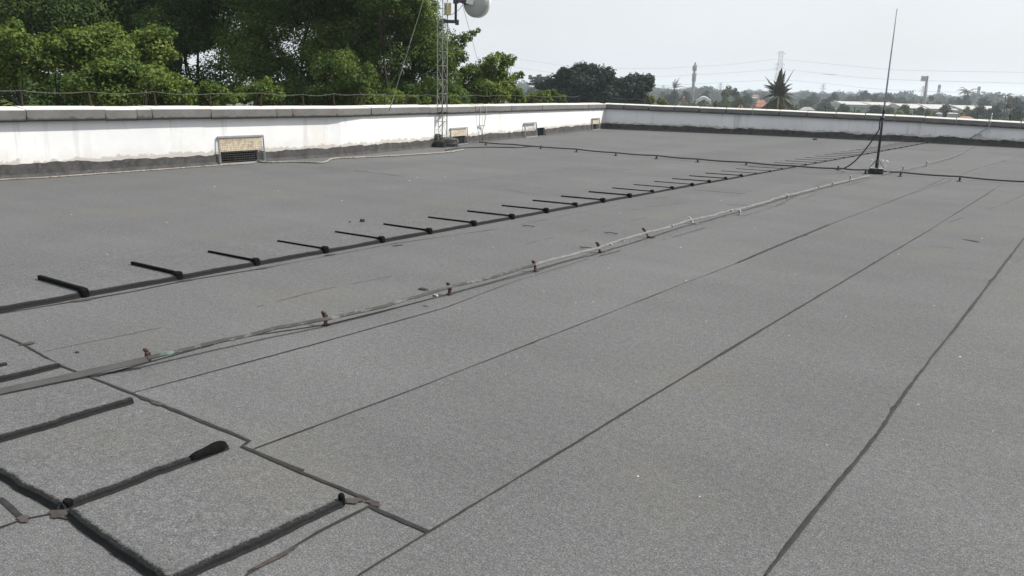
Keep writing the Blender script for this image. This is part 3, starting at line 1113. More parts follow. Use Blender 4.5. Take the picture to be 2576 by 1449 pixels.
RZ = Matrix.Rotation(math.atan2(vr.y, vr.x), 3, 'Z')
c = tp(1793, 36, -.04)
jb = thing('junction_box', c, 'cream equipment box clamped to the lattice mast', 'box')
mb = MB(); mb.cbox(c, (.115, .10, .285), RZ @ Matrix.Rotation(.35, 3, 'Z'), .01); mb.build('housing', M['boxcream'], jb)
mb = MB(); mb.cbox(c - vd * .0 - vr * .075, (.04, .09, .27), RZ, .006); mb.build('side_bracket', M['galv_dull'], jb)

pm = tp(1823, 50, -.02)
da = thing('dish_antenna', pm, 'round pale grey microwave dish on a side pole of the lattice mast', 'dish')
pz0 = tp(1823, 84, -.02).z
mb = MB(); mb.tube([(pm.x, pm.y, pz0), (pm.x, pm.y, pz0 + 1.25)], .031, 12); mb.build('mount_pole', M['darkmetal'], da, True)
mb = MB()
a_ = tp(1768, 86, -.02); b_ = tp(1828, 86, -.02)
mb.cbox((a_ + b_) / 2, ((b_ - a_).length + .06, .07, .075), RZ, .008)
mb.cbox(b_ + Vector((0, 0, -.02)), (.09, .1, .12), RZ, .008)
mb.cbox(a_ + Vector((.03, .02, .02)), (.1, .09, .1), RZ @ Matrix.Rotation(.3, 3, 'Y'), .008)
mb.cbox(((a_ + b_) / 2 + Vector((0, 0, .9))), ((b_ - a_).length + .06, .07, .075), RZ, .008)
mb.build('standoff_arm', M['darkmetal'], da)
dc = tp(1905, 8, -.05)
ax = (vd * .80 + vr * .55 + Vector((0, 0, .03))).normalized()   # looks away from the camera
ux = ax.cross(Vector((0, 0, 1))).normalized(); uy = ux.cross(ax)
RD, DEP = .345, .20
vs, fs = [], []
nr, ns = 10, 40
for i in range(nr + 1):
    f = i / nr
    rr = RD * math.sin(f * math.pi / 2)
    dd = -DEP * math.cos(f * math.pi / 2)
    for k in range(ns):
        a = 2 * math.pi * k / ns
        vs.append(dc + ux * math.cos(a) * rr + uy * math.sin(a) * rr + ax * dd)
for i in range(nr):
    for k in range(ns):
        l = (k + 1) % ns
        fs.append((i * ns + k, i * ns + l, i * ns + ns + l, i * ns + ns + k))
MB().add(vs, fs).build('reflector', M['dishgrey'], da, True)
vs, fs = [], []
prof = [(RD, -.02), (RD + .014, -.016), (RD + .014, .09), (RD - .02, .10), (0.001, .135)]
for rr, dd in prof:
    for k in range(ns):
        a = 2 * math.pi * k / ns
        vs.append(dc + ux * math.cos(a) * rr + uy * math.sin(a) * rr + ax * dd)
for i in range(len(prof) - 1):
    for k in range(ns):
        l = (k + 1) % ns
        fs.append((i * ns + k, i * ns + l, i * ns + ns + l, i * ns + ns + k))
MB().add(vs, fs).build('radome', M['white'], da, True)
rc_ = tp(1880, 6, -.22)
mb = MB(); mb.cbox(rc_, (.17, .12, .14), RZ @ Matrix.Rotation(.25, 3, 'Y'), .012); tag(mb.build('radio_unit', M['white'], da), 'white radio unit')
mb = MB()
q = Vector((pm.x, pm.y, tp(1823, 5, 0).z))
mb.cbox(q, (.13, .12, .11), RZ, .01)
mb.bar([q, q.lerp(rc_, .6), dc - ax * DEP * .9], .06, .07)
mb.cbox(q.lerp(rc_, .55) + Vector((0, 0, -.01)), (.12, .1, .09), RZ @ Matrix.Rotation(.4, 3, 'Y'), .01)
mb.build('dish_bracket', M['darkmetal'], da)
mb = MB()
mb.tube([rc_ + Vector((0, 0, -.06)), tp(1850, 20, -.05), tp(1835, 40, -.02), tp(1808, 58, -.02), tp(1787, 62, -.02)], .006, 6)
mb.build('feeder_cable', M['darkmetal'], da, True)

s_ = PL.hit(969, 285)
anchor = PL.p(s_, COP_IN + .012, PL.h(s_) - .06)
hi = Vector((tb.x, tb.y, 4.9))
mb = MB()
mb.tube([anchor, anchor + Vector((0, 0, .03)) + (hi - anchor) * .03, anchor.lerp(hi, .5) - Vector((0, 0, .03)), hi], .005, 6)
mb.tube([anchor.lerp(hi, .2), anchor.lerp(hi, .27)], .009, 6)
mb.tube([anchor.lerp(hi, .37), anchor.lerp(hi, .40)], .009, 6)
mb.tube([anchor, anchor.lerp(hi, .07)], .011, 6)
tag(mb.build('guy_wire', M['wire']), 'steel guy wire slanting from the coping up in front of the dark trees', 'wire')
mb = MB()
g0, g1 = tp(1850, 18, .1), far(1926 * S, 296 * S, td + 5)
mb.tube([tp(1836, -50, .1), g0, g0.lerp(g1, .5), g1], .0055, 6)
tag(mb.build('guy_wire', M['galv_dull']), 'thin guy wire against the sky, under the dish', 'wire')

# down leads on the left wall, right of the mast
sA, sB = PL.hit(1197, 290), PL.hit(1213, 290)
low = PL.p(PL.hit(1202, 345), .14, .05)
mb = MB()
def lead(s, top_off):
    return [PL.p(s, -.22, PL.h(s) + .03), PL.p(s, .05, PL.h(s) + .012), PL.p(s, COP_IN + .014, PL.h(s) - .03), PL.p(s, COP_IN + .016, PL.h(s) - COP_H - .02)]
k_ = PL.p(PL.hit(1203, 320), .05, .42)
mid = PL.p(PL.hit(1203, 330), .11, .30)
dl = thing('down_lead', low, 'pair of grey cables hanging over the coping beside the mast, joined into one', 'cable')
mb.tube(lead(sA, 0) + [PL.p(PL.hit(1198, 315), .10, .46), mid, low], .009, 7)
mb.tube(lead(sB, 0) + [PL.p(PL.hit(1210, 315), .10, .46), mid + Vector((.01, .01, 0)), low + Vector((.015, .01, 0))], .010, 7)
mb.build('cable_pair', M['galv_dull'], dl, True)
mb = MB()
mb.cbox(PL.p(PL.hit(1204, 318), .105, .445), (.03, .26, .03), None, .004)
mb.build('wall_clamp', M['galv_dull'], dl)
# second lead on the right wall
sr = PR.hit(2492, 310)
mb = MB()
pts = [PR.p(sr, -.25, PR.h(sr) + .25), PR.p(sr, -.2, PR.h(sr) + .04), PR.p(sr, .05, PR.h(sr) + .012), PR.p(sr, COP_IN + .014, PR.h(sr) - .03), PR.p(sr - .02, COP_IN + .014, PR.h(sr) - COP_H), PR.p(sr - .25, .02, .40), PR.p(sr - .55, .03, .17)]
rl_ = thing('down_lead', pts[-1], 'thin grey lead hanging down the shaded far wall above the conductor strip', 'cable')
mb.tube(pts, .011, 6); mb.build('lead', M['galv_dull'], rl_, True)
mb = MB(); mb.cbox(PR.p(sr - .3, .03, .33), (.22, .03, .03), None); mb.build('wall_clamp', M['galv_dull'], rl_)

# ------------------------------------------------------------------ drain screens
def screen(label, x0, x1, yt, yb, lean, panel=None, nx=24, ny=11, off=.06, fat=.022, dark=False, panel_h=(.36, .98), wall=0.0):
    s0, s1 = PL.hit(x0, yb - 3), PL.hit(x1, yb - 3)
    mid_s = (s0 + s1) / 2
    base = PL.p(mid_s, off + lean)
    root = thing('drain_screen', base, label, 'drain screen', 'wire mesh drain screens along the sunlit wall')
    # height from the survey
    d = (base - CAM).length
    h = (yb - yt) / FPX * d / math.cos(math.radians(6))
    bl, br = PL.p(s0, off + lean, .005), PL.p(s1, off + lean, .005)
    tl, tr = PL.p(s0, off, h), PL.p(s1, off, h)
    fm = M['galv_dull'] if dark else M['galv']
    mb = MB()
    for a, b in ((bl, br), (tl, tr)):
        mb.bar([a, b], fat, fat)
    for a, b in ((bl, tl), (br, tr)):
        mb.tube([a, b], fat * .62, 4)
    mb.build('frame', fm, root)
    # side wings back to the wall
    wg = MB()
    for s, a, b in ((s0, bl, tl), (s1, br, tr)):
        wg.tube([a + (b - a) * .98, PL.p(s, wall + .004, h * .98)], fat * .4, 4)
    wg.build('wall_tie', fm, root)
    wm = MB()
    for i in range(1, nx):
        f = i / nx
        wm.tube([bl.lerp(br, f), tl.lerp(tr, f)], .0014, 4, False)
    for j in range(1, ny):
        f = j / ny
        wm.tube([bl.lerp(tl, f), br.lerp(tr, f)], .0014, 4, False)
    wm.build('wire_mesh', M['wire'], root)
    if panel:
        pn = MB()
        a, b = s0 + (s1 - s0) * .04, s0 + (s1 - s0) * .97
        z0, z1 = h * panel_h[0], h * panel_h[1] * .88
        wo = wall + .018
        q = [PL.p(a, wo, z0), PL.p(b, wo, z0), PL.p(b, wo, z1), PL.p(a, wo, z1)]
        q2 = [x - PL.n[PL.seg(a)] * .014 for x in q]
        pn.add(q + q2, [(0, 1, 2, 3), (7, 6, 5, 4), (0, 4, 5, 1), (1, 5, 6, 2), (2, 6, 7, 3), (3, 7, 4, 0)])
        pn.build('lintel_patch', panel, root)
    return root


screen('wide mesh screen with a beige patch behind it, closest to the camera', 549, 662, 347, 409, .035, M['beige'], 26, 12, fat=.026, off=.03, panel_h=(.46, 1.06))
screen('mesh screen at the foot of the lattice mast', 1126, 1168, 323, 363, .02, M['beige'], 16, 12, off=.085, wall=.05, panel_h=(.5, 1.04))
screen('small mesh screen beside a black drain hole, between the mast and the corner', 1311, 1340, 314, 348, .05, None, 12, 12, fat=.034, off=.10, wall=.05)
screen('smallest mesh screen, next to the corner of the two walls', 1483, 1501, 300, 327, .03, M['beige'], 8, 9, fat=.03, off=.09, wall=.05, panel_h=(.5, 1.02))
# hose along the wall foot
def hose(px, r, name, label, mat, z=None, cat='hose'):
    P = [at(x, y, r) for x, y in px]
    Q = []
    for i in range(len(P) - 1):
        a, b, c, d = P[max(i - 1, 0)], P[i], P[i + 1], P[min(i + 2, len(P) - 1)]
        for k in range(6):
            t = k / 6
            Q.append(.5 * ((2 * b) + (c - a) * t + (2 * a - 5 * b + 4 * c - d) * t * t + (3 * b - a - 3 * c + d) * t ** 3))
    Q.append(P[-1])
    o = MB().tube(Q, r, 8).build(name, mat, None, True)
    return tag(o, label, cat)


hose([(-80, 459), (0, 452), (120, 446), (260, 436), (300, 433.5), (420, 425), (545, 416), (640, 410)], .012, 'hose', 'dirty beige hose lying along the wall foot left of the wide screen', M['hose'])
hose([(640, 403), (668, 408), (735, 407), (800, 409), (822, 406), (838, 399), (900, 396), (985, 392), (1080, 386), (1140, 381), (1166, 376)], .016, 'hose', 'beige hose from the wide screen to the foot of the mast', M['hose'])
hose([(1120, 378), (1160, 372), (1230, 370), (1300, 371), (1345, 367)], .012, 'cable', 'thin dark cable lying on the roof right of the mast', M['cable'], cat='cable')
# red brick bits in the drain mouths
for px, py, w, lab in ((575, 409, .30, 'strip of reddish grit in the wide drain opening'), (1140, 367, .5, 'reddish strip at the drain opening by the mast')):
    p = at(px, py)
    mb = MB(); lump(mb, p, (.08, w, .018), Matrix.Rotation(-.02, 3, 'Z'), 4)
    tag(mb.build('grit_strip', simple('red_grit', (.16, .065, .045), .9, 0, .4, 30)), lab, 'grit')

# ------------------------------------------------------------------ wire fences on the copings
def wire_fence(path, label, post_src, yref, h0, wires, last_far):
    ss = [path.hit(x * S, yref) for x in post_src]
    ss = [s for s in ss if s is not None]
    root = thing('wire_fence', path.p(ss[0], -COP_OUT + .02, path.h(ss[0])), label, 'fence')
    tops = []
    r = random.Random(len(ss))
    for s in ss:
        b = path.p(s, -COP_OUT + .03, path.h(s) + COP_UP - .03)
        lean = Vector((r.uniform(-.03, .03), r.uniform(-.03, .03), 0))
        h = h0 * r.uniform(.93, 1.06)
        mb = MB()
        mb.tube([b, b + lean * .5 + Vector((0, 0, h * .5)), b + lean + Vector((0, 0, h))], [.013, .012, .012], 6)
        mb.build('post', M['rusty_post'], root)
        tops.append((b, lean, h))
    for f, sag in wires:
        mb = MB()
        P = []
        for (b, l, h), (b2, l2, h2) in zip(tops, tops[1:]):
            a, c = b + l * f + Vector((0, 0, h * f)), b2 + l2 * f + Vector((0, 0, h2 * f))
            sg = sag * r.uniform(.3, 1.3)
            for k in range(8):
                t = k / 8
                P.append(a.lerp(c, t) - Vector((0, 0, sg * 4 * t * (1 - t))) + Vector((0, 0, r.uniform(-.003, .003))))
        P.append(c)
        mb.tube(P, .0058, 5)
        for p in P[::2]:
            for q in (Vector((.02, .012, .016)), Vector((-.014, .02, .014))):
                mb.tube([p - q, p + q], .003, 4, False)
        mb.build('barbed_wire', M['wire_dark'], root)
    return root


PL2 = PL
wire_fence(PL, 'barbed wire on short rusty posts along the sunlit wall, before the big trees', [-420, -150, 117, 397, 655, 877, 1074, 1246, 1374, 1482, 1575, 1660, 1745, 1840, 1930, 2010, 2090, 2160, 2225, 2290, 2345], 262, .27, [(.97, .03)], 0)
wire_fence(PR, 'dark wire fence posts along the coping of the far shaded wall', [2440, 2540, 2646, 2751, 2855, 2958, 3065, 3180, 3299, 3415, 3535, 3659, 3782, 3913, 4046, 4180], 280, .235, [(.92, .02)], 0)

# ------------------------------------------------------------------ small litter
def chip(px, py, size, name, label, cat, mat, group=None, seed=0, thick=.35):
    r = random.Random(seed)
    p = at(px, py)
    n = 7
    vs = []
    a0 = r.uniform(0, 3.14)
    for zz, k in ((.002, 1.0), (size * thick, .7)):
        for i in range(n):
            a = a0 + 2 * math.pi * i / n
            u = math.cos(a) * size * r.uniform(.7, 1.15) * k
            w = math.sin(a) * size * .6 * r.uniform(.7, 1.15) * k
            vs.append(p + Vector((u, w, zz)))
    fs = [tuple(range(n, 2 * n))] + [(i, (i + 1) % n, n + (i + 1) % n, n + i) for i in range(n)]
    return tag(MB().add(vs, fs).build(name, mat), label, cat, group)


FL = [(1605, 1199, .009), (2415, 898, .013), (2128, 796, .009), (1493, 760, .009), (1776, 808, .009), (1530, 675, .012), (1726, 706, .013), (1712, 623, .017), (1030, 455, .03), (1240, 622, .012),
      (2310, 1018, .008), (2498, 1085, .007), (1342, 694, .012), (1368, 733, .01), (1448, 762, .009), (640, 598, .012), (150, 1000, .006), (120, 808, .007), (345, 990, .006), (1155, 776, .008),
      (1985, 845, .007), (1560, 536, .016), (1440, 510, .018), (1050, 447, .022), (1120, 446, .02), (2540, 660, .012), (2470, 600, .015), (1815, 505, .016), (1140, 600, .014), (1000, 590, .012), (540, 470, .02), (420, 560, .014), (270, 640, .012), (860, 505, .016),
      (700, 480, .018), (180, 540, .014), (2350, 770, .009), (2260, 640, .012), (2000, 690, .01), (1900, 575, .013), (1600, 960, .007), (1300, 900, .006), (1050, 1150, .005), (2080, 1120, .006), (1760, 1250, .006), (900, 940, .006)]
for i, (x, y, s) in enumerate(FL):
    chip(x, y, s * .72, 'white_fleck', 'tiny white fleck lying loose on the grey felt', 'fleck', M['fleck'], 'white flecks scattered over the felt', i)
chip(912, 559, .045, 'pebble', 'dark angular stone on the felt above the row of black bars', 'stone', M['pebble'], None, 51, .8)
chip(880, 560, .022, 'pebble', 'smaller grey stone just beside the dark angular stone', 'stone', M['felt_lump'], None, 52, .8)
chip(340, 1262, .007, 'pebble', 'small round dark pebble on the felt square in front', 'stone', M['pebble'], None, 53, .9)
chip(2050, 352, .09, 'pebble', 'dark lump on the felt near the far shaded wall', 'stone', M['pebble'], None, 54, .5)
chip(1065, 729, .05, 'dry_leaf', 'dark curled leaf on the felt between the strip and the black bars', 'leaf', M['leaf_litter'], None, 55, .25)
chip(195, 887, .022, 'dry_leaf', 'small dry leaf close to the rusty clamp stub', 'leaf', M['leaf_litter'], None, 56, .3)
for i, (x, y, lab) in enumerate(((1328, 569, 'thin bent twig below the middle of the black bar row'), (1536, 587, 'thin bent twig nearer the pale raised strip'), (1475, 624, 'curled grey fibre beside the start of the pale strip'))):
    p = at(x, y, .012)
    o = MB().tube([p + Vector((-.09, .03, 0)), p + Vector((-.05, 0, .0)), p + Vector((.0, .0, .008)), p + Vector((0.07, .03, 0))], .0045, 5).build('twig', M['leaf_litter'])
    tag(o, lab, 'twig')

# ------------------------------------------------------------------ foliage
def leaf_object(name, mat, C, Nn, size, tint, parent, aspect=.62, fold=.22):
    """many small folded leaves as one mesh"""
    n = len(C)
    off = np.array(WL.get(parent.name, Vector()))
    Nn = Nn / np.linalg.norm(Nn, axis=1, keepdims=True)
    rnd = rng.normal(size=(n, 3))
    T = np.cross(Nn, rnd); T /= np.linalg.norm(T, axis=1, keepdims=True)
    B = np.cross(Nn, T)
    s = size[:, None]
    c = C - off
    P = np.empty((n, 4, 3))
    P[:, 0] = c - T * s * .5
    P[:, 1] = c + B * s * aspect * .5 + Nn * s * fold * .5
    P[:, 2] = c + T * s * .5
    P[:, 3] = c - B * s * aspect * .5 + Nn * s * fold * .5
    me = bpy.data.meshes.new(name)
    me.vertices.add(n * 4)
    me.vertices.foreach_set('co', P.astype(np.float32).ravel())
    idx = np.arange(n)[:, None] * 4 + np.array([[0, 1, 2, 0, 2, 3]])
    me.loops.add(n * 6)
    me.loops.foreach_set('vertex_index', idx.astype(np.int32).ravel())
    me.polygons.add(n * 2)
    me.polygons.foreach_set('loop_start', np.arange(0, n * 6, 3, dtype=np.int32))
    me.polygons.foreach_set('loop_total', np.full(n * 2, 3, dtype=np.int32))
    a = me.attributes.new('tint', 'FLOAT', 'FACE')
    a.data.foreach_set('value', np.repeat(np.clip(tint, 0, 1), 2).astype(np.float32))
    me.materials.append(mat)
    me.update()
    me.validate()
    o = bpy.data.objects.new(name, me)
    COL.objects.link(o)
    o.parent = parent
    return o


DENS = 4.6


def clump_leaves(clumps, density, leaf, flat=.8, shell=.45, upbias=.5, jitter=.12):
    """clumps: (centre, radius). leaves near the shell of each uneven clump"""
    Cs, Ns, Ss, Ts = [], [], [], []
    for c, r in clumps:
        n = max(12, int(density * DENS * r * r))
        d = rng.normal(size=(n, 3)); d /= np.linalg.norm(d, axis=1, keepdims=True)
        k = rng.normal(size=(5, 3)); ph = rng.uniform(0, 6.28, 5)
        lob = 1 + .16 * sum(np.sin(2.6 * (d @ kk) + p) for kk, p in zip(k, ph)) / 1.6
        u = rng.uniform(0, 1, n)
        rr = r * lob * (shell + (1 - shell) * u ** .45) * (1 + rng.normal(0, jitter, n))
        p = np.array(c) + d * rr[:, None] * np.array([1, 1, flat])
        nn = d * .7 + np.array([0, 0, upbias]) + rng.normal(0, .45, (n, 3))
        t = .45 + rng.normal(0, .18) + rng.normal(0, .2, n)
        Cs.append(p); Ns.append(nn); Ss.append(leaf * rng.uniform(.6, 1.3, n)); Ts.append(t)
    return np.concatenate(Cs), np.concatenate(Ns), np.concatenate(Ss), np.concatenate(Ts)


def limbs(mb, base, clumps, r0, seed):
    r = random.Random(seed)
    cen = Vector(np.mean([np.array(c) for c, _ in clumps], axis=0))
    zmin = min(c[2] - rr for c, rr in clumps)
    fork = Vector((base.x * .6 + cen.x * .4, base.y * .6 + cen.y * .4, max(base.z + 1, base.z + (cen.z - base.z) * .55)))
    m1 = base.lerp(fork, .5) + Vector((r.uniform(-.2, .2), r.uniform(-.2, .2), 0)) * r0 * 4
    mb.tube([base, m1, fork], [r0 * 1.25, r0 * .95, r0 * .8], 8)
    for c, rr in clumps[::max(1, len(clumps) // 6)]:
        e = Vector(c)
        m = fork.lerp(e, .5) + Vector((r.uniform(-1, 1), r.uniform(-1, 1), r.uniform(-.2, .8))) * (e - fork).length * .1
        mb.tube([fork - Vector((0, 0, r0)), m, e], [r0 * .26, r0 * .15, r0 * .04], 6)
        for _ in range(3):
            q = Vector((r.uniform(-1, 1), r.uniform(-1, 1), r.uniform(-.5, 1))).normalized() * rr * .8
            mb.tube([m.lerp(e, .5), e + q], [r0 * .1, r0 * .03], 5)


def tree(name, label, clumps, leaf, density, mat, r0=.18, base=None, cat='tree', group=None, **kw):
    cen = np.mean([np.array(c) for c, _ in clumps], axis=0)
    if base is None: base = Vector((cen[0], cen[1], GZ))
    root = thing(name, base, label, cat, group)
    mb = MB()
    limbs(mb, base, clumps, r0, int(abs(cen[0] * 100)) % 999)
    mb.build('trunk', M['bark'], root, True)
    C, Nn, Ss, T = clump_leaves(clumps, density, leaf, **kw)
    leaf_object('crown', mat, C, Nn, Ss, T, root)
    return root


def cl(lst, d, dj=0.0, sub=0, subr=.5):
    """survey clumps (px, py, radius px) at a distance -> metres; sub adds smaller outgrowths"""
    out = []
    for e in lst:
        px, py, rp = e[:3]
        dd = d + (e[3] if len(e) > 3 else 0) + random.uniform(-dj, dj)
        c = far(px, py, dd)
        r = rp / FPX * dd
        out.append((tuple(c), r))
        for _ in range(sub):
            v = Vector((random.gauss(0, 1), random.gauss(0, 1), random.gauss(0, .8))).normalized()
            out.append((tuple(c + v * r * random.uniform(.7, 1.05)), r * subr * random.uniform(.6, 1.2)))
    return out


def blob(px, py, rx, ry, n, rp, d, dj, seed):
    """clump list filling an uneven patch"""
    r = random.Random(seed)
    out = []
    for i in range(n):
        a, k = r.uniform(0, 6.28), math.sqrt(r.uniform(0, 1))
        out.append((px + math.cos(a) * rx * k, py + math.sin(a) * ry * k, rp * r.uniform(.7, 1.3), r.uniform(-dj, dj)))
    return out


# the big trees behind the sunlit wall
tree('broadleaf_tree', 'tall dark tree with a dense crown, at the left picture edge', cl(blob(60, -40, 240, 70, 12, 70, 30, 2.2, 1) + blob(150, 110, 260, 90, 12, 58, 30, 1.5, 2), 32, 0, 3), .09, 900, M['leaf_dark'], .3)
tree('broadleaf_tree', 'tall dark tree with gaps of sky, standing behind the light green bushes', cl(blob(440, -40, 200, 70, 10, 62, 30, 2.2, 3) + blob(480, 60, 200, 90, 9, 50, 30, 1.5, 4) + [(560, 190, 60), (470, 215, 50), (400, 160, 45)], 31, 0, 3), .09, 900, M['leaf_dark'], .28)
tree('broadleaf_tree', 'tall green tree in the middle of the dark trees, left of the guy wire', cl(blob(740, -40, 190, 60, 9, 66, 28, 2.0, 5) + blob(740, 70, 190, 100, 14, 55, 28, 1.5, 6) + [(700, 190, 60), (830, 210, 62), (880, 120, 55), (640, 150, 55), (760, 235, 45), (900, 215, 55)], 27.5, 0, 3), .082, 1100, M['leaf_mid'], .3)
tree('broadleaf_tree', 'tall leafy tree directly behind the lattice mast with one twig reaching into the sky', cl(blob(960, -40, 100, 50, 6, 55, 27, 1.8, 7) + [(1000, 30, 62), (1060, 40, 45), (930, 60, 60), (1085, 95, 45), (1040, 120, 60), (970, 140, 58), (1105, 150, 45), (1120, 195, 42), (1060, 200, 58), (980, 225, 55), (1125, 235, 42), (1040, 245, 45),
     (1150, 105, 22), (1140, 130, 26), (1172, 93, 14), (1190, 83, 10), (1203, 77, 7), (1160, 140, 16), (1095, 60, 24), (1080, 15, 26)] + blob(1000, 110, 130, 130, 14, 46, 28, 1.2, 17), 27, .8, 3, .42), .08, 1150, M['leaf_mid'], .28)
tree('undergrowth_tree', 'low dark shrubby tree at the foot of the tall trees, seen between the bushes', cl(blob(760, 245, 120, 28, 9, 38, 25, .8, 9) + blob(1040, 250, 110, 20, 7, 34, 25, .8, 10) + blob(470, 250, 60, 22, 5, 34, 25, .8, 11), 25.5, 0, 2), .09, 700, M['leaf_dark'], .1)
tree('undergrowth_tree', 'low shaded shrubby tree below the left light green boughs', cl(blob(110, 225, 110, 30, 9, 40, 24, .8, 12), 24.5, 0, 2), .10, 600, M['leaf_dark'], .1)
# light green trees in front
tree('leafy_tree', 'light green boughs reaching in from the left picture edge', cl([(10, 95, 38), (60, 120, 42), (110, 125, 38), (20, 150, 42), (160, 110, 34), (210, 100, 34), (80, 165, 34), (-40, 130, 60), (250, 88, 28), (280, 105, 36), (230, 130, 40), (140, 150, 30), (300, 140, 34), (180, 160, 26), (262, 165, 26), (8, 190, 22)], 20, .5, 3, .5), .082, 1150, M['leaf_light'], .13, shell=.3)
tree('leafy_tree', 'light green tree with a rounded top, in front of the sky gaps', cl([(380, 95, 34), (410, 88, 26), (360, 120, 36), (395, 130, 36), (340, 150, 34), (375, 165, 34), (420, 140, 22), (350, 100, 22)], 21, .4, 3, .5), .082, 1150, M['leaf_light'], .11, shell=.3)
tree('leafy_tree', 'broad light green bush-like tree behind the wall, left of the wide screen', cl([(240, 185, 38), (200, 205, 30), (290, 190, 44), (340, 205, 44), (390, 195, 40), (430, 215, 36), (460, 232, 30), (240, 225, 44), (300, 240, 44), (370, 245, 42), (180, 230, 18), (430, 250, 34), (330, 180, 30), (265, 170, 22)], 19, .5, 3, .5), .078, 1250, M['leaf_light'], .11, shell=.3)
tree('leafy_shrub', 'small yellowish green shrub behind the wall, just right of the broad bush', cl([(530, 225, 24), (560, 235, 22), (505, 240, 24), (545, 250, 24), (580, 250, 16)], 19, .3, 3, .5), .078, 1350, M['leaf_light'], .07, cat='shrub', shell=.3)
tree('leafy_shrub', 'round light green shrub over the wide mesh screen', cl([(640, 225, 24), (665, 222, 22), (690, 235, 20), (620, 240, 22), (655, 245, 26), (700, 248, 14), (605, 245, 14), (580, 300, 26), (575, 350, 26), (585, 395, 22), (565, 400, 18)], 19.5, .3, 3, .5), .078, 1350, M['leaf_light'], .07, cat='shrub', shell=.3)
tree('leafy_tree', 'mid green small tree below the guy wire', cl([(820, 165, 34), (860, 150, 30), (890, 195, 40), (850, 210, 38), (910, 235, 36), (870, 245, 36), (800, 225, 24), (930, 200, 22)], 24, .4, 3, .5), .085, 1050, M['leaf_mid'], .11, shell=.3)
tree('leafy_shrub', 'green shrub pushing over the coping between guy wire and mast', cl([(1000, 250, 22), (965, 255, 20), (1040, 255, 18), (1070, 258, 14), (1130, 250, 16), (1150, 262, 14)], 23.5, .3, 3, .5), .08, 1300, M['leaf_light'], .06, cat='shrub', shell=.3)
tree('leafy_tree', 'light green tree right of the mast with a loose spiky top', cl([(1240, 150, 18), (1225, 165, 24), (1258, 140, 12), (1280, 150, 16), (1268, 165, 14), (1200, 190, 26), (1180, 175, 18), (1240, 195, 34), (1275, 210, 28), (1215, 225, 36), (1255, 235, 36), (1170, 215, 30), (1150, 240, 34), (1195, 250, 34), (1290, 240, 24), (1300, 190, 12), (1312, 188, 8), (1305, 252, 18), (1165, 180, 14)], 27.5, .5, 3, .5), .092, 1000, M['leaf_light'], .12, shell=.25)
tree('leafy_shrub', 'low light green shrub over the coping, left of the dark distant trees', cl([z6(580, 640) + (14,), z6(530, 660) + (12,), z6(740, 630) + (20,), z6(680, 660) + (16,), z6(810, 640) + (16,), z6(860, 670) + (12,)], 38, .5, 3, .5), .11, 900, M['leaf_light'], .07, cat='shrub', shell=.3)
tree('leafy_shrub', 'green leafy sprig in front of the dark distant trees', cl([z6(940, 590) + (13,), z6(960, 640) + (14,), z6(1040, 660) + (13,), z6(1000, 620) + (8,)], 40, .5, 3, .5), .12, 800, M['leaf_mid'], .07, cat='shrub', shell=.3)
tree('leafy_shrub', 'pale yellowish green round bush right of the dark distant trees', cl([z6(2290, 640) + (15,), z6(2250, 670) + (13,), z6(2340, 670) + (12,)], 90, 1, 3, .5), .25, 260, M['leaf_yellow'], .1, cat='shrub', shell=.4)
tree('leafy_shrub', 'small yellow bush behind the first fence posts of the far wall', cl([z6(2510, 690) + (9,), z6(2560, 700) + (8,)], 95, 1, 3, .5), .25, 260, M['leaf_yellow'], .1, cat='shrub', shell=.4)


def frond_set(base, crown, n, length, mat, root, droop, seed, leaflets=26, wid=.30, up=(-.2, 1.2), dirs=None):
    r = random.Random(seed)
    for i in range(n):
        az = r.uniform(0, 6.28)
        el = r.uniform(*up)
        L = length * r.uniform(.8, 1.1)
        if dirs:
            az, el, L = dirs[i]
        P = []
        d = Vector((math.cos(az) * math.cos(el), math.sin(az) * math.cos(el), math.sin(el)))
        p = Vector(crown)
        for k in range(9):
            P.append(p.copy())
            p = p + d * L / 8
            d = (d - Vector((0, 0, droop * (.5 + k / 8) * r.uniform(.8, 1.2)))).normalized()
        mb = MB()
        mb.tube(P, [.05 * length / 4 * (1 - k / 10) for k in range(9)], 5)
        for k in range(leaflets):
            f = .12 + .88 * k / leaflets
            j = min(7, int(f * 8)); q = P[j].lerp(P[j + 1], f * 8 - j)
            t = (P[j + 1] - P[j]).normalized()
            s = t.cross(Vector((0, 0, 1)))
            s = s.normalized() if s.length > .01 else Vector((1, 0, 0))
            ll = (length * wid * .42 * math.sin(math.pi * min(1, .25 + f * .75)) + .05) * r.uniform(.7, 1.15)
            for sg in (-1, 1):
                e = q + (s * sg * .7 + t * .55 - Vector((0, 0, r.uniform(.25, .75)))).normalized() * ll
                w = t * length * .013
                mb.add([q - w, q + w, e + w * .3, e - w * .3], [(0, 1, 2, 3)])
        o = mb.build('frond', mat, root)
        a = o.data.attributes.new('tint', 'FLOAT', 'FACE')
        a.data.foreach_set('value', np.full(len(o.data.polygons), r.uniform(0, 1), np.float32))


def palm(label, px, py, d, length, n, seed, droop=.16, mat=None, up=(-.3, 1.25), leaflets=26):
    c = far(px, py, d)
    base = Vector((c.x + .4, c.y, GZ))
    root = thing('coconut_palm', base, label, 'palm', 'coconut palms beyond the far wall')
    mb = MB()
    mb.tube([base, base.lerp(c, .5) + Vector((.3, 0, 0)), c], [.22, .17, .14], 8)
    mb.build('trunk', M['bark'], root, True)
    frond_set(base, c, n, length, mat or M['palm'], root, droop, seed, leaflets)
    return root


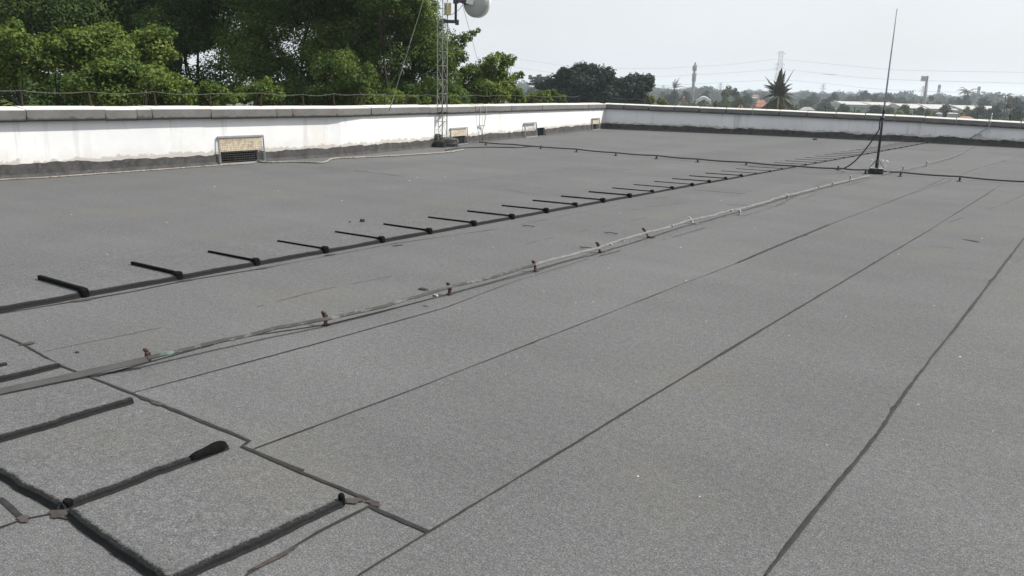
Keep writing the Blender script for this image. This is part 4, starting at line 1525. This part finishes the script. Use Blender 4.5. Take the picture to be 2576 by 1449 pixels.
pc = far(*z7(1750, 735), 120)
vx = ray(1985, 270); vx = math.atan2(-vx.x, vx.y)       # heading of the picture's right, seen from above
pm_ = palm('large coconut palm with upright and drooping fronds beyond the far wall', *z7(1750, 735), 120, 2.7, 16, 5, .15, up=(1.0, 1.45), leaflets=56)
frond_set(None, pc, 6, 3.5, M['palm'], pm_, .09, 41, 60, wid=.34, up=(1.42, 1.56))
rr_ = random.Random(3)
frond_set(None, pc, 4, 3.6, M['palm'], pm_, .035, 42, 60, wid=.26, dirs=[(vx, 1.16, 3.75), (vx + 3.0, .93, 3.1), (vx - .2, .62, 1.9), (vx + 2.9, .5, 1.6)])
frond_set(None, pc, 16, 2.3, M['palm'], pm_, .20, 43, 46, wid=.5, up=(.75, 1.3))
frond_set(None, pc - Vector((0, 0, .25)), 44, 4.4, M['palm'], pm_, .06, 44, 60, wid=.36, dirs=[(rr_.uniform(0, 6.28), -rr_.uniform(.42, 1.1), rr_.uniform(3.6, 4.8)) for _ in range(44)])
qf = pc - Vector((pc.x, pc.y, 0)).normalized() * 1.5
MB().tube([pc - Vector((0, 0, .3)), qf.lerp(pc, .4) - Vector((0, 0, .5)), qf - Vector((0, 0, 1.2)), qf - Vector((0, 0, 3.2))], [.12, .13, .13, .1], 6).build('leaf_stalk', M['stalk'], pm_)
palm('small hazy palm left of the telecom tower', *z7(205, 645), 300, 4.6, 9, 8, .2)
palm('thin small palm at right, standing above the factory roof', *z8(1845, 290), 340, 4.4, 13, 9, .26)
palm('leaning small palm near the right picture edge', *z8(2340, 335), 260, 2.6, 9, 10, .3)
# young palm leaves behind the wall at left
fp = far(60, 262, 18.5)
yp = thing('fan_palm', Vector((fp.x, fp.y, GZ)), 'pale palm leaves peeping over the coping at far left', 'palm')
MB().tube([Vector((fp.x, fp.y, GZ)), fp - Vector((0, 0, .4))], [.1, .06], 6).build('trunk', M['bark'], yp)
frond_set(None, fp - Vector((0, 0, .42)), 9, .75, M['leaf_light'], yp, .16, 31, 14, .8)


# ------------------------------------------------------------------ the distance beyond the far wall
def far_tree(label, conv, x, y, hw, d, mat='leaf_far', n=9, name='distant_tree', flat=.85, group='trees beyond the far wall'):
    """crown whose top is seen at (x, y) with half width hw (survey units of that sheet)"""
    k = {z6: 3.68, z7: 3.68, z8: 3.236}[conv]
    px, py = conv(x, y)
    hwp = hw / k * S
    R = hwp / FPX * d
    top = far(px, py, d)
    r = random.Random(int(x * 7 + y * 13 + d))
    hgt = max(R * 1.1, min(top.z - GZ - .6, R * 2.1))
    cls = []
    for i in range(n):
        a = r.uniform(0, 6.28)
        q = math.sqrt(r.uniform(0, 1)) * .8
        f = r.uniform(.12, 1)
        rr = R * r.uniform(.3, .5)
        w = math.sin(min(1, .35 + f * .8) * math.pi * .62)
        cls.append(((top.x + math.cos(a) * R * q * w, top.y + math.sin(a) * R * q * w, top.z - rr * .75 - (1 - math.sqrt(1 - q * q) * f) * hgt * .62), rr))
    cls.append(((top.x, top.y, top.z - R * .36), R * .38))
    cls.append(((top.x, top.y, top.z - R * .95), R * .62))
    lf = max(.12, d * 1.5 / 829)
    tree(name, label, cls, lf, 7.5 / lf ** 2, M[mat], .12 + R * .03, Vector((top.x, top.y, GZ)), group=group, flat=flat, shell=.5)


# dark trees left of the corner
tree('dense_tree', 'tall dark distant tree with a billowing crown above the wall corner', cl([z6(1060, 290) + (16,), z6(1110, 330) + (20,), z6(1230, 245) + (16,), z6(1190, 290) + (13,), z6(1400, 230) + (24,), z6(1450, 290) + (30,), z6(1590, 290) + (26,), z6(1740, 265) + (15,), z6(1770, 300) + (13,), z6(1690, 330) + (20,),
     z6(1000, 420) + (26,), z6(860, 420) + (18,), z6(830, 490) + (22,), z6(1000, 520) + (34,), z6(1250, 440) + (24,), z6(1420, 420) + (32,), z6(1600, 420) + (30,), z6(1350, 560) + (38,), z6(1150, 600) + (34,), z6(1550, 570) + (36,), z6(780, 540) + (12,), z6(1300, 650) + (36,), z6(1020, 640) + (28,)], 84, 1.5, 3, .45), .26, 165, M['leaf_far'], .35)
tree('dense_tree', 'lower dark distant tree with a square shoulder, right of the billowing one', cl([z6(1890, 420) + (18,), z6(1960, 430) + (20,), z6(2060, 390) + (20,), z6(2190, 390) + (18,), z6(2270, 370) + (20,), z6(2310, 400) + (16,), z6(2320, 460) + (11,), z6(1850, 500) + (26,), z6(2000, 510) + (32,), z6(2120, 490) + (28,), z6(1780, 560) + (24,), z6(2230, 480) + (18,), z6(1950, 600) + (34,), z6(2100, 600) + (28,), z6(1820, 640) + (30,), z6(2150, 660) + (22,), z6(2350, 505) + (6,)], 88, 1.5, 3, .45), .27, 155, M['leaf_far'], .32)
# hazy trees left of them
px, py = z6(690, 330)
fl = []
for x, y, r_ in ((600, 345, 7), (650, 335, 8), (700, 335, 8), (750, 330, 8), (630, 385, 8), (690, 380, 9), (740, 385, 8), (600, 430, 8), (770, 410, 8), (660, 430, 8), (720, 345, 6), (780, 350, 7)):
    fl.append(z6(x, y) + (r_,))
tree('umbrella_tree', 'hazy flat layered tree between the light green tree and the dark trees', cl(fl, 230, 2, 2, .6), .5, 30, M['leaf_far'], .35, flat=.3, shell=.2)
far_tree('hazy rounded tree under the flat layered tree', z6, 600, 470, 130, 330, n=12)
far_tree('hazy blue tree right beside the light green tree', z6, 470, 480, 90, 420, n=9)
far_tree('hazy tree top peeping left of the billowing dark tree', z6, 850, 300, 70, 280, n=7)

NAMES7 = [((215, 655, 125, 300), 'dark blue tree mass below the small hazy palm'), ((370, 670, 95, 330), 'rounded tree just left of the telecom tower foot'), ((60, 672, 70, 480), 'faint tree at the right edge of the dark trees'),
          ((660, 690, 85, 350), 'dark tree behind the white arched roof'), ((700, 668, 25, 345), 'narrow tree top sticking out behind the white arched roof'), ((650, 800, 85, 215), 'low green tree in front of the white arched roof'), ((1015, 590, 95, 230), 'tallest rounded tree between telecom tower and large palm'),
          ((1110, 625, 75, 240), 'right shoulder tree of the tallest rounded pair'), ((1290, 715, 105, 265), 'wide dark tree left of the large red roof'), ((960, 745, 120, 215), 'broad green tree under the tallest rounded one'), ((1150, 740, 110, 220), 'green tree above the small red roof'), ((1250, 668, 36, 520), 'tiny faint tree top over the pale terrace houses'),
          ((1345, 685, 60, 540), 'faint tree behind the pale terrace houses'), ((1560, 715, 85, 480), 'faint tree just left of the large palm'), ((830, 690, 55, 620), 'faint tree right of the telecom tower'), ((2265, 705, 90, 400), 'rounded blue tree right of the large palm'), ((2150, 780, 105, 300), 'low wide tree right of the drooping palm fronds'),
          ((2430, 780, 110, 290), 'green tree in front of the long factory roof end'), ((2560, 705, 60, 350), 'upright tree left of the long factory roof'), ((480, 690, 55, 560), 'faint tree around the telecom tower foot'), ((830, 820, 45, 190), 'small pale green tree right of the arched roof')]
for (x, y, hw_, d), lab in NAMES7:
    far_tree(lab, z7, x, y, hw_, d, 'leaf_far_green' if d < 240 else 'leaf_far')
NAMES8 = [((325, 330, 95, 410), 'dark tree behind the left end of the factory roof'), ((420, 320, 60, 440), 'dark tree second behind the left factory roof'), ((530, 255, 66, 430), 'flat topped taller tree behind the factory roof'), ((660, 305, 75, 400), 'wide tree just left of the whip antenna'), ((830, 297, 62, 400), 'pointed tree just right of the whip antenna'),
          ((920, 350, 70, 420), 'low dark tree right of the pointed tree'), ((1010, 340, 60, 430), 'tree behind the gap between factory roofs'), ((1150, 345, 65, 520), 'faint tree left of the billboard pole'), ((1270, 365, 85, 420), 'wide low tree under the billboard'), ((1385, 325, 42, 420), 'pointed tree right of the billboard pole'),
          ((1480, 400, 70, 400), 'low tree at the foot of the thin grey tower'), ((1640, 360, 90, 420), 'wide tree behind the right factory roof'), ((1740, 350, 60, 410), 'tree just left of the thin small palm'), ((1830, 325, 80, 380), 'dense tree under the thin small palm'), ((2060, 348, 105, 350), 'large rounded tree right of the second grey tower'),
          ((2250, 365, 32, 560), 'tiny faint tree in a sky gap at right'), ((2280, 405, 80, 320), 'dark tree below the leaning small palm'), ((2410, 335, 45, 300), 'upright tree near the right picture edge'), ((2495, 345, 55, 290), 'bushy tree second from the right picture edge'), ((2570, 400, 70, 280), 'bushy tree at the right picture edge'), ((60, 350, 75, 400), 'tree left of the factory roof end'), ((130, 295, 55, 430), 'loose topped tree at the factory roof end'), ((1080, 395, 60, 380), 'small tree between two factory roofs')]
for (x, y, hw_, d), lab in NAMES8:
    far_tree(lab, z8, x, y, hw_, d)
NEAR8 = [((235, 425, 95, 200), 'leaf_far_green', 'yellowish green tree in front of the left factory roof'), ((440, 500, 70, 170), 'leaf_yellow', 'light yellow green shrub behind the fence, left of the whip antenna'), ((640, 445, 120, 185), 'leaf_far', 'dark green tree touching the whip antenna from the left'), ((850, 480, 110, 195), 'leaf_far_green', 'green tree just right of the whip antenna foot line'),
         ((1055, 440, 80, 220), 'leaf_far_green', 'tall green tree in front of the middle factory roof'), ((1245, 470, 65, 240), 'leaf_far', 'grey green tree before the middle factory wall'), ((1330, 505, 110, 190), 'leaf_far_green', 'wide green tree behind the fence posts under the billboard'), ((1560, 440, 75, 230), 'leaf_far', 'dark blue green tree covering the factory gap'),
         ((1845, 465, 62, 250), 'leaf_far_green', 'narrow green tree before the right factory wall'), ((2035, 440, 85, 215), 'leaf_far', 'tall dark tree covering the right factory end'), ((2215, 450, 85, 230), 'leaf_far', 'bluish tree right of the factory end'), ((2395, 400, 45, 200), 'leaf_dry', 'brown half dry tree near the right picture edge'), ((2490, 470, 80, 190), 'leaf_far', 'dark tree behind the last fence posts at right'), ((960, 520, 80, 175), 'leaf_yellow', 'low yellow green shrub behind the fence, right of the whip antenna'), ((60, 450, 90, 210), 'leaf_far_green', 'green tree before the left factory end'), ((1930, 520, 80, 185), 'leaf_far', 'low dark shrub above the red roof at right')]
for (x, y, hw_, d), mt, lab in NEAR8:
    far_tree(lab, z8, x, y, hw_, d, mt, n=10)
# low belt that closes the view to the ground, then the far wood on the horizon
for i in range(30):
    px = 1545 + i * 36
    py = 247 + (px - 1560) * .029 + random.uniform(-5, 7)
    d = random.uniform(190, 270)
    top = far(px, py, d)
    R = random.uniform(4.5, 6.5)
    cls = [((top.x + random.uniform(-R, R), top.y + random.uniform(-R, R), top.z - R * .5 - random.uniform(0, R)), R * random.uniform(.45, .7)) for _ in range(6)]
    tree('low_tree', 'low green tree of the belt just showing above the far coping', cls, .5, 22, M['leaf_far' if i % 3 else 'leaf_far_green'], .2, Vector((top.x, top.y, GZ)), group='low trees of the belt beyond the far wall')
wood_c = []
for i in range(430):
    px = random.uniform(1230, 2680)
    d = random.choice((640, 760, 900, 1100, 1400)) * random.uniform(.92, 1.08)
    hz = 250 - .025 * (2870 - px)
    up = random.uniform(7.0, 10.5) if random.random() < .85 else random.uniform(10, 13)
    c = far(px, hz, d)
    c.z = GZ + up
    wood_c.append(((c.x, c.y, c.z - 3.0), random.uniform(4.5, 8)))
C, Nn, Ss, T = clump_leaves(wood_c, 4.5, 2.0, flat=.7)
w0 = bpy.data.objects.new('far_wood', None); COL.objects.link(w0); WL[w0.name] = Vector()
fw = leaf_object('treeline', M['leaf_far'], C, Nn, Ss, T, w0)
fw.parent = None
bpy.data.objects.remove(w0)
fw.name = 'far_wood'
tag(fw, 'hazy blue far wood along the horizon', 'wood', kind='stuff')


# ------------------------------------------------------------------ far buildings
def frame_at(px, d):
    v = far(px, 300, d); t = Vector((v.x, v.y, 0)).normalized()
    return t, Vector((t.y, -t.x, 0))


def long_factory(label, xl, yl, xr, yr, d, hroof_px, depth=26, bands=True):
    """long sheet-roofed hall: ridge seen between two survey points"""
    A, B = far(*z8(xl, yl), d), far(*z8(xr, yr), d * 1.02)
    t, _ = frame_at(z8(xl, yl)[0], d)
    u = (B - A); u.z = 0; u = u.normalized()
    n = Vector((u.y, -u.x, 0))
    if n.dot(t) > 0: n = -n            # towards the camera
    rz = (A.z + B.z) / 2
    drop = hroof_px / 3.236 * S / FPX * d
    root = thing('factory_hall', Vector((A.x, A.y, GZ)), label, 'factory', 'long factory halls')
    e = n * depth * .35
    mb = MB()
    P = [A, B, B + e, A + e]
    zs = [rz, rz, rz - drop, rz - drop]
    top = [Vector((p.x, p.y, z)) for p, z in zip(P, zs)]
    back = [Vector((p.x, p.y, rz - drop)) - n * depth * .35 for p in (A, B)]
    mb.add([*top, *back], [(0, 3, 2, 1), (0, 1, 5, 4), (0, 4, 3), (1, 2, 5)])
    L = (B - A).length
    k = max(2, int(L / 9))
    for i in range(k + 1):
        p = A.lerp(B, i / k)
        mb.bar([Vector((p.x, p.y, rz + .12)), Vector((p.x, p.y, rz - drop + .14)) + e], .35, .18)
    mb.build('roof', M['roof_white'], root)
    wl = MB()
    zt = rz - drop - .05
    W = [A + e * .97, B + e * .97, B - n * depth * .34, A - n * depth * .34]
    wl.add([Vector((p.x, p.y, GZ)) for p in W] + [Vector((p.x, p.y, zt)) for p in W], [(0, 1, 5, 4), (1, 2, 6, 5), (2, 3, 7, 6), (3, 0, 4, 7)])
    wl.build('wall', M['wall_pale'], root)
    for i in range(k):
        p = A.lerp(B, (i + .5) / k) + e * .97 + n * .06
        mb = MB()
        mb.cbox((p.x, p.y, zt - 1.3), (L / k * .66, .1, 1.1), Matrix.Rotation(math.atan2(u.y, u.x), 3, 'Z'), .02)
        mb.build('window', M['winglass' if i % 3 else 'teal'], root)
    return root


long_factory('long pale factory hall behind the whip antenna', 120, 395, 815, 425, 330, 32)
long_factory('pale factory hall right of the whip antenna, half hidden by trees', 880, 428, 1530, 452, 325, 44)
long_factory('pale factory hall at right, between two dark trees', 1608, 455, 2215, 465, 320, 40)


def house(label, conv, x, y, w_u, d, roof_mat, wall_mat, roof_u=35, wall_u=50, gable=False, name='house', yaw=0.0):
    k = {z6: 3.68, z7: 3.68, z8: 3.236}[conv]
    top = far(*conv(x, y), d)
    W = w_u / k * S / FPX * d
    Hr = roof_u / k * S / FPX * d
    t, s = frame_at(conv(x, y)[0], d)
    a = math.atan2(s.y, s.x) + yaw
    s = Vector((math.cos(a), math.sin(a), 0)); t = Vector((-s.y, s.x, 0))
    D = W * .8
    root = thing(name, Vector((top.x, top.y, GZ)), label, 'house', 'houses beyond the far wall')
    ze = top.z - Hr
    c = Vector((top.x, top.y, 0))
    o = 1.08
    rr = W * (.5 if gable else .22)
    v = [c - s * W / 2 * o - t * D / 2 * o, c + s * W / 2 * o - t * D / 2 * o, c + s * W / 2 * o + t * D / 2 * o, c - s * W / 2 * o + t * D / 2 * o]
    v = [Vector((p.x, p.y, ze)) for p in v] + [Vector((c.x, c.y, top.z)) - s * rr, Vector((c.x, c.y, top.z)) + s * rr]
    MB().add(v, [(0, 1, 5, 4), (1, 2, 5), (2, 3, 4, 5), (3, 0, 4), (3, 2, 1, 0)]).build('roof', roof_mat, root)
    mb = MB()
    mb.box((c.x, c.y, (ze + GZ) / 2 - .02), (W, D, ze - GZ - .04), Matrix.Rotation(a, 3, 'Z'))
    mb.build('wall', wall_mat, root)
    for i in (-1, 1):
        p = c + s * i * W * .24 - t * (D / 2 + .03)
        mb = MB(); mb.cbox((p.x, p.y, ze - 1.6), (W * .2, .1, 1.3), Matrix.Rotation(a, 3, 'Z'), .02)
        mb.build('window', M['winglass'], root)
    return root


house('house with a large red tiled roof just left of the large palm', z7, 1480, 805, 200, 170, M['tile'], M['wall_pale'], 95, yaw=.5)
house('small red roof peeking over the coping, left of the large palm', z7, 1190, 880, 80, 150, M['tile'], M['wall_pale'], 45)
house('tiny red brick gable below the small hazy palm', z7, 352, 755, 36, 260, M['tile'], M['tile'], 20)
house('house with a low grey roof right of the large palm', z7, 2170, 912, 190, 190, M['wall_pale'], M['wall_pale'], 40)
house('pale terrace house left of the large palm, upper', z7, 1410, 730, 110, 330, M['tile'], M['wall_pale'], 25)
house('pale blue-grey terrace house under the upper one', z7, 1400, 765, 90, 290, M['wall_pale'], M['teal'], 15)
house('pale two storey house below the middle factory hall', z8, 1665, 500, 100, 235, M['roof_white'], M['wall_pale'], 16, name='house')
house('low white house between the fence posts at right', z8, 1655, 548, 110, 205, M['roof_white'], M['wall_pale'], 14)
house('pale cottage behind the fence under the billboard', z8, 1480, 548, 70, 215, M['wall_pale'], M['wall_pale'], 18)
house('house with a long low red roof at the fence at right', z8, 1820, 597, 160, 150, M['tile'], M['wall_pale'], 22)
house('tiny grey roof between trees left of the factory', z8, 150, 490, 40, 230, M['wall_pale'], M['wall_pale'], 20)
# white arched roof
d = 240
A, B = far(*z7(528, 822), d), far(*z7(752, 800), d)
u = B - A; u.z = 0; W = u.length; u = u.normalized(); n = Vector((u.y, -u.x, 0))
zt = far(*z7(630, 755), d).z
root = thing('arched_hall', Vector((A.x, A.y, GZ)), 'hall with a white arched roof between trees, right of the telecom tower', 'hall')
mb = MB()
vs, fs = [], []
for k in range(13):
    f = k / 12
    z = A.z + (zt - A.z) * math.sin(f * math.pi) ** .8
    p = A + u * W * f
    for q in (-8, 8):
        vs.append(Vector((p.x, p.y, z)) + n * q)
        vs.append(Vector((p.x, p.y, z - 1.0)) + n * q)
for k in range(12):
    a = k * 4
    fs += [(a, a + 4, a + 6, a + 2), (a + 1, a + 3, a + 7, a + 5), (a, a + 1, a + 5, a + 4), (a + 2, a + 6, a + 7, a + 3)]
MB().add(vs, fs).build('roof', M['white'], root)
gv = [vs[k * 4] for k in range(13)]
MB().add([p + n * .6 - Vector((0, 0, .3)) for p in gv], [tuple(range(13))]).add([p + n * 15.4 - Vector((0, 0, .3)) for p in gv], [tuple(range(13))]).build('gable', M['wall_pale'], root)
c = (A + B) / 2
mb = MB(); mb.box((c.x, c.y, (A.z + GZ) / 2 - .3), (W * .96, 14, A.z - GZ - .5), Matrix.Rotation(math.atan2(u.y, u.x), 3, 'Z')); mb.build('wall', M['wall_pale'], root)

# ------------------------------------------------------------------ towers, sign and power lines
def lattice(name, label, px_b, px_t, py_t, d, w0, w1, bays, mat, cat='tower', group=None, r=.1, arms=(), plat=()):
    T = far(px_t, py_t, d)
    base = Vector((T.x, T.y, GZ))
    t, s = frame_at(px_t, d)
    root = thing(name, base, label, cat, group)
    Ht = T.z - GZ
    def ring(f):
        w = w0 + (w1 - w0) * min(1, f * 1.15)
        z = GZ + Ht * f
        return [Vector((base.x, base.y, z)) + s * a * w / 2 + t * b * w / 2 for a, b in ((-1, -1), (1, -1), (1, 1), (-1, 1))]
    mb = MB()
    for k in range(4):
        mb.tube([ring(0)[k], ring(.5)[k], ring(.87)[k], ring(1)[k]], r, 5)
    mb.build('legs', mat, root)
    mb = MB()
    for i in range(bays):
        a, b = ring(i / bays), ring((i + 1) / bays)
        for k in range(4):
            l = (k + 1) % 4
            mb.tube([a[k], b[l]], r * .6, 4); mb.tube([a[l], b[k]], r * .6, 4); mb.tube([b[k], b[l]], r * .6, 4)
    mb.build('bracing', mat, root)
    for f, wd in arms:
        mb = MB()
        z = GZ + Ht * f
        c = Vector((base.x, base.y, z))
        for sg in (-1, 1):
            mb.tube([c, c + s * sg * wd], r * .8, 5); mb.tube([c + Vector((0, 0, wd * .35)), c + s * sg * wd], r * .6, 4)
            mb.tube([c + s * sg * wd, c + s * sg * wd - Vector((0, 0, wd * .3))], r * .6, 4)
        mb.build('cross_arm', mat, root)
    for f, wd, hh in plat:
        mb = MB()
        c = Vector((base.x, base.y, GZ + Ht * f))
        for q in range(6):
            a = q * math.pi / 3
            mb.cbox(c + (s * math.cos(a) + t * math.sin(a)) * wd, (hh * .22, hh * .16, hh), Matrix.Rotation(math.atan2(s.y, s.x) + a, 3, 'Z'), .02)
        mb.build('antenna_panels', mat, root)
    return root


d = 480
# telecom monopole
T = far(*z7(514, 285), d); base = Vector((T.x, T.y, GZ))
tm = thing('telecom_tower', base, 'grey telecom tower with antenna panels near its top', 'tower')
mb = MB(); mb.tube([base, base.lerp(T, .6), base.lerp(T, .97)], [1.05, .75, .5], 14); mb.build('pole', M['steel_mid'], tm, True)
t, s = frame_at(1745, d)
for z, wd, hh, nn in ((T.z - 2.0, .95, 2.6, 7), (T.z - 5.6, .95, 2.2, 5), (T.z - 8.2, .85, 2.2, 6), (T.z + .0, .3, 2.0, 3)):
    mb = MB()
    for q in range(nn):
        a = q * 2 * math.pi / nn + z
        mb.cbox(Vector((T.x, T.y, z + random.uniform(-.3, .3))) + (s * math.cos(a) + t * math.sin(a)) * wd, (.42, .3, hh * random.uniform(.7, 1.1)), Matrix.Rotation(a, 3, 'Z'), .04)
    mb.build('antenna_panels', M['steel_mid'], tm)
mb = MB()
for z in (T.z - 3.4, T.z - 7):
    mb.tube([(T.x, T.y, z), (T.x, T.y, z + .25)], 1.25, 14)
mb.build('platform', M['steel_mid'], tm)

PYD = 520
lattice('power_pylon', 'tall pale power pylon standing behind the large palm', 0, z7(1785, 95)[0], z7(1785, 95)[1], PYD, 7, 2.2, 14, M['steel_far'], 'pylon', None, .11, arms=((.97, 2.4), (.80, 2.6), (.74, 2.6), (.60, 2.8)))
for (x, y), cv, lab, dd in (((1484, 190), z8, 'thin grey lattice tower right of the billboard', 620), ((1998, 215), z8, 'second thin grey lattice tower, further right', 620)):
    px, py = cv(x, y)
    lattice('radio_tower', lab, 0, px, py, dd, 2.4, 1.0, 16, M['steel_mid'], 'tower', None, .12, plat=((.93, .6, 2.4), (.8, .6, 2.0)))
for (x, y), cv, lab in (((895, 555), z7, 'faint pylon left of the tallest rounded tree'), ((2408, 572), z7, 'faint pylon left of the long factory hall'), ((52, 590), z7, 'faint mast above the yellow bush'), ((586, 622), z7, 'faint short mast right of the telecom tower'), ((714, 615), z7, 'faint mast between telecom tower and rounded trees'), ((1276, 205), z8, 'faint short mast left of the billboard pole'), ((1035, 310), z8, 'faint thin mast over the middle factory hall')):
    px, py = cv(x, y)
    lattice('distant_pylon', lab, 0, px, py, 900, 5, 1.0, 9, M['steel_far'], 'pylon', None, .20, arms=((.9, 2.6), (.78, 3.0)))

d = 400
T = far(*z8(1330, 85), d); base = Vector((T.x, T.y, GZ))
bb = thing('billboard', base, 'square billboard with a red emblem on a tall pole', 'billboard')
t, s = frame_at(z8(1330, 85)[0], d)
ang = math.atan2(s.y, s.x)
mb = MB(); mb.tube([base, T - Vector((0, 0, .4))], [.85, .62], 14); mb.build('pole', M['steel_mid'], bb, True)
pl = far(*z8(1240, 78), d); prr = far(*z8(1340, 78), d)
bw = (prr - pl).length; hh = (far(*z8(1290, 78), d) - far(*z8(1290, 148), d)).z
bc = far(*z8(1290, 112), d)
RB = Matrix.Rotation(ang, 3, 'Z')
mb = MB(); mb.cbox(bc, (bw, .9, hh), RB, .05); mb.build('sign_board', M['board'], bb)
mb = MB(); mb.cbox(bc + s * bw * .36 - t * .2, (bw * .2, 1.2, hh * 1.02), RB, .05); mb.build('board_frame', M['steel_mid'], bb)
mb = MB()
q = hh * .24
e = bc - t * .50 - s * bw * .14
for dx, dz, w, h in ((0, q, 2.3 * q, .34 * q), (0, -q, 2.3 * q, .34 * q), (-q, 0, .34 * q, 1.7 * q), (q, 0, .34 * q, 1.7 * q), (0, .15 * q, .8 * q, .3 * q), (0, -.25 * q, .3 * q, .7 * q)):
    mb.cbox(e + s * dx + Vector((0, 0, dz)), (w, .1, h), RB, .01)
mb.build('red_emblem', M['steel_red'], bb)

WIRES = [('upper', [z6(330, 45), z6(1100, 155), z6(1700, 190), z7(0, 345), z7(460, 320), z7(1000, 290), z7(1720, 205)], [z7(1830, 213), z7(2576, 285), z8(1000, 0), z8(2576, 30), z8(2900, 30)]),
         ('middle', [z6(340, 170), z6(970, 262), z6(2200, 320), z7(0, 465), z7(1000, 410), z7(1720, 360)], [z7(1830, 362), z7(2576, 435), z8(0, 55), z8(830, 120), z8(2576, 172), z8(2900, 175)]),
         ('lowest', [z6(2000, 440), z7(0, 598), z7(850, 555), z7(1720, 510)], [z7(1830, 512), z7(2576, 580), z8(830, 255), z8(2576, 315), z8(2900, 325)])]
for nm, *sides in WIRES:
    for sd, P in zip(('left', 'right'), sides):
        Q = [far(px, py, PYD) for px, py in P]
        # smooth the span through the surveyed points
        X = []
        for i in range(len(Q) - 1):
            a, b, c, e = Q[max(i - 1, 0)], Q[i], Q[i + 1], Q[min(i + 2, len(Q) - 1)]
            for k in range(8):
                f = k / 8
                m0, m1 = (c - a) * .5, (e - b) * .5
                X.append(b * (2 * f ** 3 - 3 * f * f + 1) + m0 * (f ** 3 - 2 * f * f + f) + c * (-2 * f ** 3 + 3 * f * f) + m1 * (f ** 3 - f * f))
        X.append(Q[-1])
        tag(MB().tube(X, .075, 5).build('power_line', M['steel_far']), f'{nm} power line sagging across the sky, {sd} of the tall pale pylon', 'power line', 'power lines across the hazy sky')

# ------------------------------------------------------------------ hazy air
hz = MB()
hz.box((0, 0, 14.0), (11000, 11000, 54.0))
hm = bpy.data.materials.new('haze')
hm.use_nodes = True
nt = hm.node_tree
for n in list(nt.nodes): nt.nodes.remove(n)
out = N(nt, 'ShaderNodeOutputMaterial')
pv = N(nt, 'ShaderNodeVolumePrincipled')
pv.inputs['Color'].default_value = (.86, .925, 1.0, 1)
pv.inputs['Density'].default_value = .0004
pv.inputs['Anisotropy'].default_value = .25
nt.links.new(pv.outputs[0], out.inputs['Volume'])
tag(hz.build('haze', hm), 'pale haze in the air over the plain', 'haze', kind='stuff')

# ------------------------------------------------------------------ sky, sun, camera
SUN_AZ, SUN_EL = math.radians(42), math.radians(46)   # from +Y towards +X
w = bpy.data.worlds.new('World')
scene.world = w
w.use_nodes = True
nt = w.node_tree
bg = nt.nodes['Background']
sky = N(nt, 'ShaderNodeTexSky', sky_type='NISHITA')
sky.sun_disc = False
sky.sun_elevation = SUN_EL
sky.sun_rotation = SUN_AZ
sky.air_density = 1.2
sky.dust_density = 4.0
sky.ozone_density = 1.0
tc = N(nt, 'ShaderNodeTexCoord')
cn = noise(nt, tc.outputs['Generated'], 2.2, 6, .6, (1, 1, 2.5))
cw = ramp(nt, cn, [(.3, .74), (.75, .92)])
veil = mix(nt, cw, sky.outputs['Color'], (7.5, 7.8, 8.25))
nt.links.new(veil, bg.inputs['Color'])
bg.inputs['Strength'].default_value = .1
sl = bpy.data.lights.new('sun', 'SUN')
sl.energy = 4.6
sl.angle = math.radians(.6)
sl.color = (1.0, .965, .90)
so = bpy.data.objects.new('sun', sl)
COL.objects.link(so)
sd = Vector((math.sin(SUN_AZ) * math.cos(SUN_EL), math.cos(SUN_AZ) * math.cos(SUN_EL), math.sin(SUN_EL)))
so.rotation_euler = sd.to_track_quat('Z', 'Y').to_euler()
so.location = (0, 0, 30)

cd = bpy.data.cameras.new('camera')
cd.sensor_width = 36
cd.lens = FPX / IW * 36
cd.clip_end = 20000
cd.clip_start = .05
co = bpy.data.objects.new('camera', cd)
COL.objects.link(co)
co.matrix_world = Matrix.Translation(CAM) @ R_CAM.to_4x4()
scene.camera = co
vs_ = scene.view_settings
vs_.view_transform = 'Standard'
vs_.look = 'None'
vs_.gamma = 1.0
vs_.use_curve_mapping = False
vs_.exposure = 0.28
scene.cycles.max_bounces = 6
scene.cycles.transparent_max_bounces = 4
scene.cycles.volume_bounces = 1
